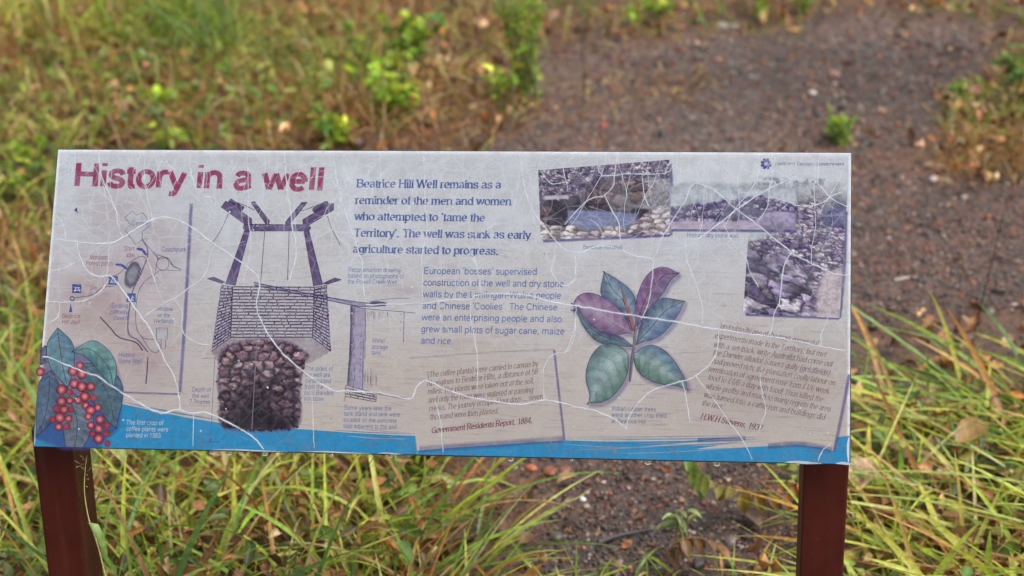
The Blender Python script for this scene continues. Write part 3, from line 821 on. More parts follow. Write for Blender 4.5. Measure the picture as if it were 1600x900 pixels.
m.line([(112.8 + 3.2 * math.cos(t), 466.4 + 3.2 * math.sin(t)) for t in np.linspace(0, 6.28, 14)[:-1]], 1.5, (40, 66, 110), .95, closed=True)
m.poly([(110.5, 474.5), (113.3, 487.5), (107.8, 487.8)], (52, 68, 150), .95)
m.line([(180.5, 413), (190, 414.5), (198, 420)], 4.2, (62, 74, 160), .95, 5, .35); m.line([(213.5, 388.5), (222, 390.5), (229, 398.5)], 4.4, (62, 74, 160), .95, 5, .35)
m.poly([(115.5, 328.5), (120.3, 323.5), (120.8, 331.5)], (56, 60, 130), .9); m.line([(119, 329), (121.5, 333)], 1.2, (56, 60, 130), .8)
m.done('map_drawing')

# ---- leaves and fruit painted like watercolours
def leaf_shape(ink, left, right, cols, veins=7, alpha=1.0, vein_c=(50, 50, 84), mid_c=(60, 64, 92), seed=0, nt_=26, ns=11, outline=1.0):
    """blade between two outlines running from stalk to tip; colours: edge, middle, second edge"""
    Lc, Rc = crom(left, 8), crom(right, 8)
    def res(P, n):
        d = np.concatenate([[0], np.cumsum(np.linalg.norm(np.diff(P, axis=0), axis=1))]); s = np.linspace(0, d[-1], n)
        return np.stack([np.interp(s, d, P[:, 0]), np.interp(s, d, P[:, 1])], -1)
    Lc, Rc = res(Lc, nt_), res(Rc, nt_)
    s = np.linspace(0, 1, ns)
    P = Lc[:, None] * (1 - s[None, :, None]) + Rc[:, None] * s[None, :, None]
    k = np.abs(2 * s - 1)
    t = np.linspace(0, 1, nt_)
    c = [np.array(x, float) for x in cols]
    base = np.where((s < .5)[None, :, None], c[0] * k[None, :, None] + c[1] * (1 - k[None, :, None]), c[2] * k[None, :, None] + c[1] * (1 - k[None, :, None])) * np.ones((nt_, 1, 1))
    nz = (fbm(P[..., 0] / 7, P[..., 1] / 7, seed) - .5)[..., None] * 46
    ribs = (np.sin((t[:, None] * veins * 2 * np.pi) - k[None] * 5.0) * 7)[..., None]
    C = np.clip(base + nz + ribs, 0, 255)
    i = np.arange(nt_ * ns).reshape(nt_, ns)
    ink.add(P.reshape(-1, 2), np.stack([i[:-1, :-1], i[1:, :-1], i[1:, 1:], i[:-1, 1:]], -1).reshape(-1, 4).tolist(), np.concatenate([lin(C), np.full((nt_, ns, 1), alpha)], -1).reshape(-1, 4))
    midl = (Lc + Rc) / 2
    if outline:
        ink.line(Lc, outline, vein_c, .8); ink.line(Rc, outline, vein_c, .8)
    ink.line(midl, 1.2, mid_c, .85, 0, .0)
    for j in range(1, veins):
        a = int(j / veins * (nt_ - 4)) + 1; e = min(a + 3, nt_ - 1)
        for side in (Lc, Rc):
            ink.line([midl[a], midl[a] * .45 + side[e] * .55, midl[min(a + 1, nt_ - 1)] * .12 + side[e] * .88], .6, vein_c, .45)

def cz(x, y): return (40 + x / 5.0, 540 + y / 5.0)
cf = Ink(0.0007)
TEAL, SLATE, GREY = (92, 136, 148), (78, 100, 128), (84, 104, 122)
cf.glow([cz(*p) for p in ((160, 100), (360, 40), (500, 0), (640, 60), (700, 200), (740, 330), (710, 640), (640, 700), (560, 780), (480, 790), (300, 790), (90, 720))], 8, (70, 70, 150), .5)
leaf_shape(cf, [cz(150, 0), cz(122, 30), cz(116, 90), cz(120, 150)], [cz(150, 0), cz(200, 30), cz(196, 110), cz(120, 150)], [(86, 96, 130), (104, 112, 140), (92, 100, 136)], 4, seed=1)
leaf_shape(cf, [cz(195, 190), cz(110, 280), cz(85, 460), cz(82, 715)], [cz(195, 190), cz(270, 330), cz(230, 560), cz(82, 715)], [(74, 98, 124), (88, 112, 136), (66, 84, 112)], 8, seed=2)
leaf_shape(cf, [cz(440, 140), cz(420, 260), cz(620, 560), cz(708, 650)], [cz(440, 140), cz(620, 150), cz(760, 330), cz(708, 650)], [(64, 92, 112), (84, 116, 128), (72, 96, 124)], 8, seed=3)
leaf_shape(cf, [cz(330, 330), cz(250, 480), cz(290, 640), cz(310, 792)], [cz(330, 330), cz(520, 520), cz(500, 690), cz(450, 792)], [(86, 100, 120), (104, 118, 132), (92, 104, 124)], 8, seed=4)
leaf_shape(cf, [cz(250, -140), cz(165, 0), cz(200, 180), cz(330, 330)], [cz(250, -140), cz(365, -20), cz(380, 150), cz(330, 330)], [(92, 134, 150), (108, 146, 160), (80, 116, 140)], 8, seed=5)
leaf_shape(cf, [cz(360, 48), cz(470, 90), cz(600, 230), cz(690, 345)], [cz(360, 48), cz(540, -40), cz(700, 120), cz(690, 345)], [(76, 122, 128), (104, 152, 150), (112, 158, 158)], 7, seed=6)
berries = [(115, 205, 32), (425, 155, 28), (368, 200, 35), (440, 222, 36), (382, 298, 36), (440, 320, 38), (510, 320, 32), (282, 345, 38), (345, 365, 24), (462, 398, 36), (530, 410, 26), (410, 428, 28), (345, 430, 28), (282, 438, 36),
           (470, 468, 28), (565, 485, 28), (240, 495, 26), (302, 500, 32), (508, 505, 38), (355, 500, 24), (490, 555, 28), (268, 562, 38), (335, 570, 28), (582, 578, 34), (210, 580, 24), (510, 622, 28), (635, 622, 24), (258, 635, 28), (322, 632, 26), (570, 650, 34), (632, 685, 26), (520, 690, 24), (570, 728, 36), (640, 765, 22)]
for i, (x, y, r) in enumerate(berries):
    X, Y = cz(x, y); r = r / 4.6; k = 14; big = r > 6
    ring = lambda q, ox=0, oy=0: [(X + ox * r + q * r * math.cos(a), Y + oy * r + q * r * math.sin(a)) for a in np.linspace(0, 2 * np.pi, k, endpoint=False)]
    Pp = [(X, Y)] + ring(.38) + ring(.75) + ring(.95) + ring(1.05)
    hi = (224, 160, 168) if big else (168, 72, 80)
    cc = np.vstack([cf.rgba(hi)[None], np.tile(cf.rgba((194, 108, 118) if big else (156, 60, 70)), (k, 1)), np.tile(cf.rgba((154, 50, 62)), (k, 1)), np.tile(cf.rgba((112, 34, 56)), (k, 1)), np.tile(cf.rgba((58, 26, 60)), (k, 1))])
    Ff = [[0, 1 + j, 1 + (j + 1) % k] for j in range(k)] + [[1 + a * k + j, 1 + a * k + (j + 1) % k, 1 + (a + 1) * k + (j + 1) % k, 1 + (a + 1) * k + j] for a in range(3) for j in range(k)]
    cf.add(Pp, Ff, cc)
cf.done('coffee_drawing')

def rz(x, y): return (870 + x / 3.333, 400 + y / 3.333)
rb = Ink(0.0007)
SH = (96, 84, 156)
def leafR(left, right, cols, seed, veins=6, mid=(70, 62, 84)):
    outl = [rz(*p) for p in left] + [rz(*p) for p in right[::-1][1:-1]]
    rb.glow(crom(outl, 4, True), 5, SH, .34, 3, 4)
    leaf_shape(rb, [rz(*p) for p in left], [rz(*p) for p in right], cols, veins, seed=seed, mid_c=mid, vein_c=(60, 66, 92))
leafR([(408, 380), (340, 300), (270, 240), (232, 200), (232, 150), (248, 85)], [(408, 380), (412, 300), (405, 215), (370, 165), (310, 120), (248, 85)], [(70, 96, 124), (138, 160, 176), (88, 116, 146)], 11)
leafR([(418, 365), (412, 320), (415, 230), (440, 150), (480, 90), (530, 60), (580, 62), (632, 92)], [(418, 365), (440, 340), (470, 300), (510, 245), (555, 190), (590, 130), (632, 92)], [(130, 88, 136), (128, 98, 136), (112, 100, 132)], 12)
leafR([(400, 472), (380, 472), (300, 465), (220, 450), (170, 410), (130, 350), (108, 300), (82, 285)], [(400, 472), (330, 420), (250, 380), (180, 340), (110, 272), (82, 285)], [(62, 92, 110), (104, 136, 146), (66, 84, 112)], 13)
leafR([(412, 465), (430, 380), (460, 310), (500, 250), (550, 220), (610, 225), (662, 235)], [(412, 465), (450, 445), (500, 435), (550, 405), (600, 350), (640, 290), (662, 235)], [(66, 84, 116), (128, 150, 168), (80, 104, 146)], 14)
leafR([(395, 410), (370, 400), (310, 412), (240, 398), (180, 360), (135, 310), (110, 270), (82, 262)], [(395, 410), (370, 345), (330, 285), (270, 232), (205, 200), (150, 192), (105, 215), (82, 262)], [(110, 80, 122), (160, 134, 164), (128, 92, 136)], 15, mid=(180, 164, 178))
leafR([(370, 510), (340, 480), (290, 458), (235, 465), (190, 505), (160, 570), (152, 640), (172, 720), (165, 765)], [(370, 510), (373, 540), (370, 600), (340, 670), (290, 730), (230, 762), (165, 765)], [(92, 120, 124), (154, 178, 180), (82, 116, 104)], 16, mid=(160, 166, 176))
leafR([(400, 510), (405, 560), (430, 610), (480, 645), (550, 668), (620, 675), (678, 692)], [(400, 510), (440, 480), (490, 463), (540, 480), (590, 520), (640, 590), (670, 650), (678, 692)], [(78, 110, 100), (136, 164, 160), (88, 114, 142)], 17, mid=(168, 166, 178))
rb.poly([rz(335, 150), rz(400, 340), rz(408, 392), rz(392, 390), rz(360, 270)], (156, 92, 96), .95)
rb.line([rz(335, 155), rz(352, 250), rz(395, 390)], 1.0, (70, 40, 60), .8)
rb.line([rz(412, 375), rz(402, 470), rz(392, 540), rz(380, 655)], 5.0, (118, 108, 126), .95, 6, .35); rb.line([rz(405, 375), rz(396, 470), rz(386, 540), rz(378, 655)], 1.0, (54, 48, 76), .9, 6)
for x, y in ((82, 250), (80, 285), (660, 240), (630, 92), (248, 85), (165, 765), (678, 692)):
    X, Y = rz(x, y); rb.line([(X, Y), (X + (4 if x > 400 else -4) * .6, Y + (2.5 if y > 500 else -1.5))], 2.0, (50, 48, 76), .9)
rb.done('rubber_plant_drawing')

# ---- photographs
def stones(x, y, sx, sy, seed, cols, edge=.16, dark=(44, 36, 62), warp=.42, rough=.42):
    wx = (fbm(x / (sx * .8), y / (sy * .8), seed) - .5) * 2 * warp + (fbm(x / (sx * .2), y / (sy * .2), seed + 1) - .5) * .5 * warp
    wy = (fbm(x / (sx * .8), y / (sy * .8), seed + 3) - .5) * 2 * warp + (fbm(x / (sx * .2), y / (sy * .2), seed + 4) - .5) * .5 * warp
    f1, f2, cid, ox, oy = voro(x / sx + wx, y / sy + wy, seed)
    cols = np.array(cols, float); c = cols[(cid * len(cols)).astype(int) % len(cols)]
    ang = cid * 40.0
    lit = np.clip(1.0 + (.5 * np.cos(ang) - .2) * ox - .5 * oy, .55, 1.45)[..., None]
    gn = (1 + rough * (fbm(x / (sx * .22), y / (sy * .18), seed + 8, 5) - .5) * 2)[..., None]
    gap = edge * (.5 + 1.4 * fbm(x / (sx * 1.7), y / (sy * 1.7), seed + 12))
    e = np.clip((f2 - f1) / gap, 0, 1)[..., None] ** .8
    return np.clip(c * lit * gn, 0, 235) * e + np.array(dark, float) * (1 - e)

def ph_well(u, v, x, y):
    top = stones(x, y, 9, 7, 41, [(150, 138, 160), (96, 80, 116), (176, 166, 178), (80, 66, 104), (124, 106, 134)], .3, (50, 40, 76), .8, .8)
    spk = fbm(x / 2.2, y / 2.2, 44)[..., None]
    top = top * (.6 + .8 * spk)
    brown = stones(x, y, 30, 20, 46, [(116, 94, 104), (104, 82, 92), (130, 108, 112)], .2, (34, 26, 48), .35, .5)
    fr = stones(x, y, 20, 9, 49, [(196, 186, 184), (178, 164, 166), (206, 200, 198), (152, 134, 144)], .2, (96, 74, 92))
    cave = np.array((54, 44, 66.)) * (.7 + .6 * fbm(x / 12, y / 6, 50))[..., None]
    water = np.array((118, 126, 168.)) * (.8 + .4 * fbm(x / 30, y / 4, 51))[..., None]
    lvl = lambda f, k=30: np.clip(f * k, 0, 1)[..., None]
    n = (fbm(x / 14, y / 14, 52) - .5) * .18
    c = top
    c = c * (1 - lvl(v - .42 - n)) + cave * lvl(v - .42 - n)
    rk = lvl(.30 - np.hypot((u - .66) / 1.2, (v - .42) / .8) - n * .5, 14); c = c * (1 - rk) + brown * rk
    rk = lvl(.09 - np.hypot((u - .04), (v - .62) * .7) + n * .2, 30); c = c * (1 - rk) + brown * rk
    slab = lvl(.035 - np.abs(v - .40 - .02 * u) - n * .1, 60) * lvl((u - .02) * (.24 - u), 200); c = c * (1 - slab) + np.array((186, 182, 190.)) * slab
    wt = lvl(v - .63 + .05 * np.sin(u * 6) - n * .3) * lvl(u - .20) * lvl(.78 - u - .1 * (v - .6)); c = c * (1 - wt) + water * wt
    bank_ = lvl(v - (.86 - .16 * np.clip((.3 - u) * 3, 0, 1) + .03 * np.sin(u * 20) - .26 * np.clip((u - .68) * 4, 0, 1) ** .8) - n * .35, 40); c = c * (1 - bank_) + fr * bank_
    gl = lvl(u - .80 + n) * lvl(.66 - v) * lvl(v - .22); c = c * (1 - .65 * gl) + np.array((176, 178, 184.)) * (.55 + .8 * spk) * .65 * gl
    dk = lvl(.075 - np.abs(u - .74) * .9 - np.abs(v - .97) * 1.1, 40); c = c * (1 - dk) + np.array((70, 50, 84.)) * dk
    hz = np.clip(.10 - v, 0, .1)[..., None] * 3 * (spk > .5); c = c * (1 - hz) + np.array((206, 210, 220.)) * hz
    return c, np.full(u.shape, 1.0)
p = Ink(0.0005)
p.soft([(848, 376), (940, 372), (1047, 367)], 8, (96, 84, 156), .8); p.soft([(1047, 256), (1050, 310), (1048, 368)], 8, (96, 84, 156), .6)
p.grid([(841, 266), (1046, 249.5), (1047, 366), (845, 375.5)], 190, 112, ph_well, 2e-6)
p.done('well_photograph', 'faded purple photograph of a rocky pool')

def ph_wall(u, v, x, y):
    st = stones(x, y, 9, 6, 71, [(126, 114, 156), (92, 82, 128), (154, 144, 176), (80, 70, 116)], .28, (54, 44, 88)) * (.75 + .5 * fbm(x / 2.5, y / 2.5, 70))[..., None]
    far = np.array((180, 188, 200.)) * (.85 + .3 * fbm(x / 7, y / 7, 72))[..., None]
    blue = np.clip((fbm(x / 14, y / 9, 73) - .55) * 5, 0, 1)[..., None] * np.clip((u > .15) * 1.0, 0, 1)[..., None]
    far = far * (1 - .6 * blue) + np.array((134, 152, 178.)) * .6 * blue
    gr = np.array((178, 166, 190.)) * (.85 + .3 * fbm(x / 9, y / 3, 75))[..., None]
    lvl = lambda f, k=30: np.clip(f * k, 0, 1)[..., None]
    n = (fbm(x / 10, y / 10, 76) - .5) * .16
    topline = .46 - .18 * np.exp(-((u - .62) / .28) ** 2) + .14 * np.clip(.2 - u, 0, .2) * 3
    w = lvl(v - topline - n, 20); c = far * (1 - w) + st * w
    g = lvl(v - .80 - .1 * (u > 2) - n * .5, 20); c = c * (1 - g) + gr * g
    rk = lvl(.19 - np.hypot((u - .86) * .9, (v - .84) * .8) + n * .3, 30); rc = np.array((150, 138, 176.)) * (1.05 - .6 * (v - .7))[..., None] * (.8 + .4 * fbm(x / 5, y / 5, 77))[..., None]
    c = c * (1 - rk) + rc * rk
    a = np.clip(v * 5 + (fbm(x / 12, y / 12, 78) - .5) * .8, 0, 1) * np.clip((1 - u) * 30, 0, 1)
    return c, a
def ph_stones(u, v, x, y):
    sky_ = np.array((182, 194, 198.)) * (.9 + .2 * fbm(x / 9, y / 9, 81))[..., None]
    st = stones(x * .97 + y * .24, y * .97 - x * .24, 14, 6.0, 82, [(164, 150, 178), (136, 120, 158), (190, 178, 192), (98, 82, 124), (176, 162, 178)], .3, (48, 36, 76), .7, .7) * (.75 + .5 * fbm(x / 3, y / 3, 83))[..., None]
    big = stones(x * .94 + y * .34, y * .94 - x * .34, 46, 20, 85, [(158, 146, 178), (184, 172, 192), (138, 124, 160), (78, 64, 100), (168, 154, 180)], .24, (34, 26, 58), .7, .5) * (.82 + .36 * fbm(x / 3, y / 3, 86))[..., None]
    sand = np.array((190, 176, 184.)) * (.8 + .4 * fbm(x / 3, y / 3, 87))[..., None]
    lvl = lambda f, k=20: np.clip(f * k, 0, 1)[..., None]
    n = (fbm(x / 12, y / 12, 88) - .5) * .2
    c = st
    k = lvl(v - .50 - .3 * (u - .3) - n, 9) * lvl(.72 - u - n); c = c * (1 - k) + big * k
    k = lvl(u - .72 + .25 * (v - .9) + n * .6) * lvl(v - .62 + n); c = c * (1 - k) + sand * k
    k = lvl(.34 - v - n - .25 * np.exp(-((u - .7) / .5) ** 2) + .2 * (u < .3), 14); c = c * (1 - k) + sky_ * k
    k = lvl(u - .72 - n * .5) * lvl(.40 - v + n) * lvl(v - .12 - n); c = c * (1 - .8 * k) + np.array((84, 86, 132.)) * (.6 + .8 * fbm(x / 4, y / 4, 89))[..., None] * .8 * k
    a = np.clip(v * 5 + (fbm(x / 12, y / 12, 91) - .5) * .9, 0, 1)
    return c, a
p = Ink(0.0005)
p.soft([(1165, 491), (1240, 494), (1312, 497)], 7, (96, 84, 156), .7); p.soft([(1322, 330), (1319, 420), (1312, 497)], 7, (96, 84, 156), .7)
p.grid([(1175, 284), (1325, 284), (1312, 497), (1161, 490)], 150, 170, ph_stones, 2e-6)
p.done('stone_heap_photograph', 'purple tinted photograph of tumbled stones')
p = Ink(0.00062)
p.soft([(1050, 359), (1140, 360), (1245, 361)], 7, (96, 84, 156), .7)
p.grid([(1048, 284), (1250, 284), (1246, 359), (1048, 358)], 190, 80, ph_wall, 2e-6)
p.grid([(1185, 275), (1290, 277), (1288, 292), (1184, 291)], 80, 16, lambda u, v, x, y: (np.array((128, 132, 172.)) * np.ones(u.shape + (1,)), np.clip((fbm(x / 5, y / 4, 95) - .42) * 5, 0, 1) * np.sin(np.pi * v) * .7), 4e-6)
p.done('stone_wall_photograph', 'bluish photograph of a dry stone wall')

# ---- the well, drawn in section
def w4(x, y): return (310 + x / 6.0, 290 + y / 6.0)
def w5(x, y): return (310 + x / 4.571, 420 + y / 4.571)
def w6(x, y): return (280 + x / 4.21, 520 + y / 4.21)
w = Ink(0.0006)
TP, TD, TL = (92, 72, 120), (58, 44, 88), (126, 106, 150)
def timber(pts, f=w4, c=TP):
    P = [f(*q) for q in pts]; w.poly(P, c, .97); w.line(P, 1.2, TD, .95, closed=True)
def grain(pts, f=w4, ww=.8, c=TL): w.line([f(*q) for q in pts], ww * 1.5, c, .85, 4)
DK = (66, 50, 96)
for pts in ([(280, 265), (215, 410), (130, 540)], [(1210, 285), (1250, 400), (1330, 555)], [(622, 430), (605, 640), (585, 890)], [(850, 430), (845, 640), (835, 885)], [(340, 150), (430, 185), (530, 230)], [(1150, 170), (1060, 205), (960, 240)]):
    w.line([w4(*q) for q in pts], 1.0, DK, .9, 5)
def wallfill(u, v, x, y): return np.array((198, 192, 200.)) * (.92 + .16 * fbm(x / 4, y / 4, 100))[..., None], np.full(u.shape, .85)
front = [w5(245, 128), w5(830, 132), w5(815, 490), w5(230, 490)]
w.grid(front, 30, 20, wallfill)
lw = [w5(165, 112), w5(245, 128), w5(230, 490), w5(95, 590)]; rw = [w5(830, 132), w5(915, 115), w5(945, 590), w5(815, 490)]
for qd in (lw, rw): w.grid(qd, 20, 24, lambda u, v, x, y: (np.array((190, 182, 198.)) * (.85 + .3 * fbm(x / 4, y / 4, 101))[..., None], np.full(u.shape, .85)))
def bricks(quad, rows, bw, seed, ww=.95, wob=.16):
    """courses of hand drawn bricks, each outlined in ink, with a thicker lower line"""
    q = np.array(quad); r = np.random.default_rng(seed)
    at = lambda u, v: (q[0] * (1 - u) + q[1] * u) * (1 - v) + (q[3] * (1 - u) + q[2] * u) * v
    for j in range(rows):
        v0, v1 = j / rows, (j + 1) / rows; a = r.uniform(-.8, 0) * bw
        while a < 1:
            b_ = a + bw * r.uniform(.6, 1.3); A, B = max(a, 0), min(b_, 1); a = b_
            if B - A < .02: continue
            h = v1 - v0; g = .10 * h; e = min(.03, (B - A) * .12)
            n_ = lambda: r.normal(0, wob * h * .35)
            top = [at(A + e * .4, v0 + g + abs(n_())), at((A + B) / 2, v0 + g + n_() * .6), at(B - e * .4, v0 + g + abs(n_()))]
            bot = [at(B - e * .3, v1 - g + n_() * .5), at((A + B) / 2, v1 - g + n_() * .6), at(A + e * .3, v1 - g + n_() * .5)]
            w.line(top + bot, ww * r.uniform(.6, 1.0), DK, .85, 3, closed=True)
            w.line(bot, ww * r.uniform(1.2, 1.9), DK, .9, 3, .4)
            if r.uniform() < .3: w.line([bot[0], (bot[0] + top[2]) / 2, top[2]], ww * 1.8, DK, .9, 3, .4)
bricks(front, 16, .125, 5, .95); bricks(lw, 19, .34, 6, 1.15, .4); bricks(rw, 19, .34, 7, 1.15, .4)
for a, c_ in ((front[0], front[3]), (front[1], front[2]), (front[3], front[2]), (lw[3], lw[2]), (rw[2], rw[3])): w.line([a, c_], 1.6, DK, .9)
w.line([front[0], front[1]], 1.6, TD, .95)
for k in range(70):                                         # loose hatching round the rim
    s = k % 2; e = rng.uniform(0, 1); x0, y0 = (95 + e * 140, 590 - e * 95) if s == 0 else (945 - e * 130, 590 - e * 95)
    w.line([w5(x0 + rng.normal(0, 8), y0), w5(x0 + (30 if s == 0 else -30) + rng.normal(0, 12), y0 + rng.uniform(12, 46))], .7, (112, 94, 132), .7, 0, .5)
timber([(435, 415), (480, 425), (344, 936), (254, 924)]); timber([(990, 425), (1035, 420), (1166, 930), (1080, 942)])
timber([(425, 370), (440, 362), (1035, 368), (1055, 395), (1035, 425), (440, 425), (422, 400)])
timber([(215, 200), (255, 145), (500, 310), (500, 360), (440, 365)]); timber([(280, 150), (305, 125), (430, 205), (410, 240)], c=(74, 56, 104))
timber([(495, 160), (525, 148), (668, 335), (655, 362), (635, 362)]); timber([(1020, 158), (970, 158), (815, 345), (820, 365), (850, 368)])
timber([(1070, 235), (1075, 215), (1190, 148), (1215, 150), (1215, 180), (1090, 250)], c=(74, 56, 104)); timber([(980, 320), (1240, 165), (1268, 170), (1268, 225), (1045, 365), (980, 368)])
timber([(65, 70), (110, 60), (190, 95), (170, 105)], w5); timber([(1020, 78), (975, 65), (890, 105), (920, 110)], w5)
for g_ in ([(255, 165), (380, 260), (495, 325)], [(470, 440), (400, 660), (330, 890)], [(1020, 440), (1070, 660), (1130, 890)], [(450, 385), (750, 388), (1030, 390)], [(1000, 330), (1130, 255), (1260, 190)]): grain(g_)
# stone lined shaft
PIT = [w6(*q) for q in ((265, 170), (300, 100), (420, 60), (560, 50), (700, 60), (800, 110), (850, 150), (820, 190), (800, 300), (790, 420), (800, 520), (770, 620), (600, 645), (420, 640), (290, 620), (265, 540), (270, 450), (255, 330), (265, 240))]
def pit(u, v, x, y):
    st = stones(x, y, 17, 12.5, 110, [(146, 114, 124), (160, 126, 132), (122, 92, 106), (172, 140, 146), (108, 82, 96)], .42, (26, 14, 32), .5, .5)
    st = st * (.8 + .4 * fbm(x / 3, y / 3, 112))[..., None]
    d = np.exp(-((x - 400) / 45) ** 2 - ((y - 655) / 55) ** 2)[..., None] * .85 + np.clip((y - 640) / 60, 0, .5)[..., None]
    st = st * (1 - np.clip(d, 0, .9)) + np.array((26, 14, 28.)) * np.clip(d, 0, .9)
    jx = (fbm(x / 4, y / 4, 113) - .5) * 14; jy = (fbm(x / 4, y / 4, 114) - .5) * 12
    a = sum(inpoly(x + jx + ox, y + jy + oy, PIT) for ox, oy in ((0, 0), (1.2, 0), (-1.2, 0), (0, 1.2), (0, -1.2))) / 5.0
    return st, a
def rim_(u, v, x, y):
    ok = inpoly(x, y, [w6(210, 120), w6(330, 36), w6(880, 36), w6(985, 125), w6(860, 200), w6(260, 200)])
    return np.array((176, 158, 170.)) * np.ones(u.shape + (1,)), np.where(ok, .55 * (.4 + fbm(x / 3, y / 5, 115)), 0)
w.grid([w6(200, 30), w6(1000, 30), w6(1000, 210), w6(200, 210)], 120, 30, rim_)
w.glow(crom(PIT, 3, True), 4, (120, 84, 140), .5)
w.grid([w6(235, 35), w6(880, 35), w6(880, 660), w6(235, 660)], 170, 165, pit)
w.line([w5(455, 0), w5(425, 300), w5(420, 490), w6(505, 150), w6(478, 640)], 1.1, (150, 136, 160), .8, 5)
w.line([w6(235, 165), w6(222, 400), w6(207, 715)], .8, (110, 100, 120), .8); w.line([w6(150, 168), w6(240, 165)], .7, (110, 100, 120), .7); w.line([w6(150, 718), w6(270, 718)], .8, (70, 80, 120), .8); w.poly([w6(199, 700), w6(215, 700), w6(207, 718)], (90, 70, 110), .9)
w.done('well_drawing')
# ---- pipe, tank and its stand
w = Ink(0.00064)
fl = [w5(1090, 262), w5(1195, 285), w6(1212, 378), w6(1110, 345)]
w.grid(fl, 20, 60, lambda u, v, x, y: (np.array((168, 158, 188.)) * (1.02 - .38 * np.exp(-(u / .16) ** 2))[..., None] * (.9 + .2 * fbm(x / 3, y / 9, 121))[..., None], np.full(u.shape, .9)))
w.poly([w5(395, 95), w5(700, 160), w5(1000, 215), w5(1200, 245), w5(1340, 245), w5(1200, 268), w5(1090, 258), w5(800, 198), w5(400, 118)], (158, 154, 184), .95)
LN = (76, 68, 116)
for pts, ww in (([(395, 95), (700, 160), (1000, 215), (1200, 245), (1260, 248)], 1.1), ([(400, 118), (800, 198), (1090, 258), (1200, 270), (1340, 262)], 1.4), ([(420, 106), (800, 182), (1100, 240)], .7),
                ([(1090, 262), (1200, 285), (1380, 300), (1550, 316)], 1.0), ([(1200, 240), (1300, 222), (1400, 212), (1510, 212)], .7), ([(1195, 285), (1190, 640)], .9), ([(1470, 312), (1467, 420), (1465, 525)], 1.0)):
    w.line([w5(*q) for q in pts], ww, LN, .85, 5)
w.poly([w5(1225, 240), w5(1290, 232), w5(1350, 246), w5(1310, 264), w5(1230, 262)], (86, 78, 124), .9, 4)
w.line([w6(1212, 40), w6(1205, 375)], .9, LN, .8); w.line([w5(1090, 262), w6(1130, 60), w6(1108, 345)], 2.2, LN, .9)
for k in range(9): w.poly([(x + .9 * math.cos(t), y + .9 * math.sin(t)) for x, y in [w6(1196 + k * -1, 25 + k * 38)] for t in np.linspace(0, 6.28, 7)[:-1]], LN, .9)
for k in range(3): w.poly([(x + .9 * math.cos(t), y + .9 * math.sin(t)) for x, y in [w5(1447 - k * 3, 325 + k * 55)] for t in np.linspace(0, 6.28, 7)[:-1]], LN, .9)
for k in range(60):
    y = rng.uniform(0, 1); x0, y0 = (fl[0][0] + 1 + rng.uniform(0, 6), fl[0][1] * (1 - y) + fl[3][1] * y)
    w.line([(x0, y0), (x0 - rng.uniform(1, 3), y0 + rng.uniform(3, 9))], .6, LN, .6)
for k in range(22):
    x0, y0 = w6(1210 + rng.uniform(0, 90), 250 + rng.uniform(-20, 60)); w.line([(x0, y0), (x0 + .5, y0 + rng.uniform(8, 22))], .5, LN, .5)
    x0, y0 = w5(1200 + rng.uniform(0, 160), 300 + rng.uniform(0, 10)); w.line([(x0, y0), (x0, y0 + rng.uniform(3, 14))], .5, LN, .5)
for pts in ([(1095, 345), (1210, 375), (1300, 400), (1500, 440)], [(1095, 360), (1290, 410)], [(1290, 392), (1500, 430)], [(1095, 345), (1090, 450)]): w.line([w6(*q) for q in pts], .9, LN, .85)
bricks([w6(1095, 362), w6(1300, 408), w6(1295, 455), w6(1092, 420)], 3, .2, 9, .9)
w.done('tank_drawing')

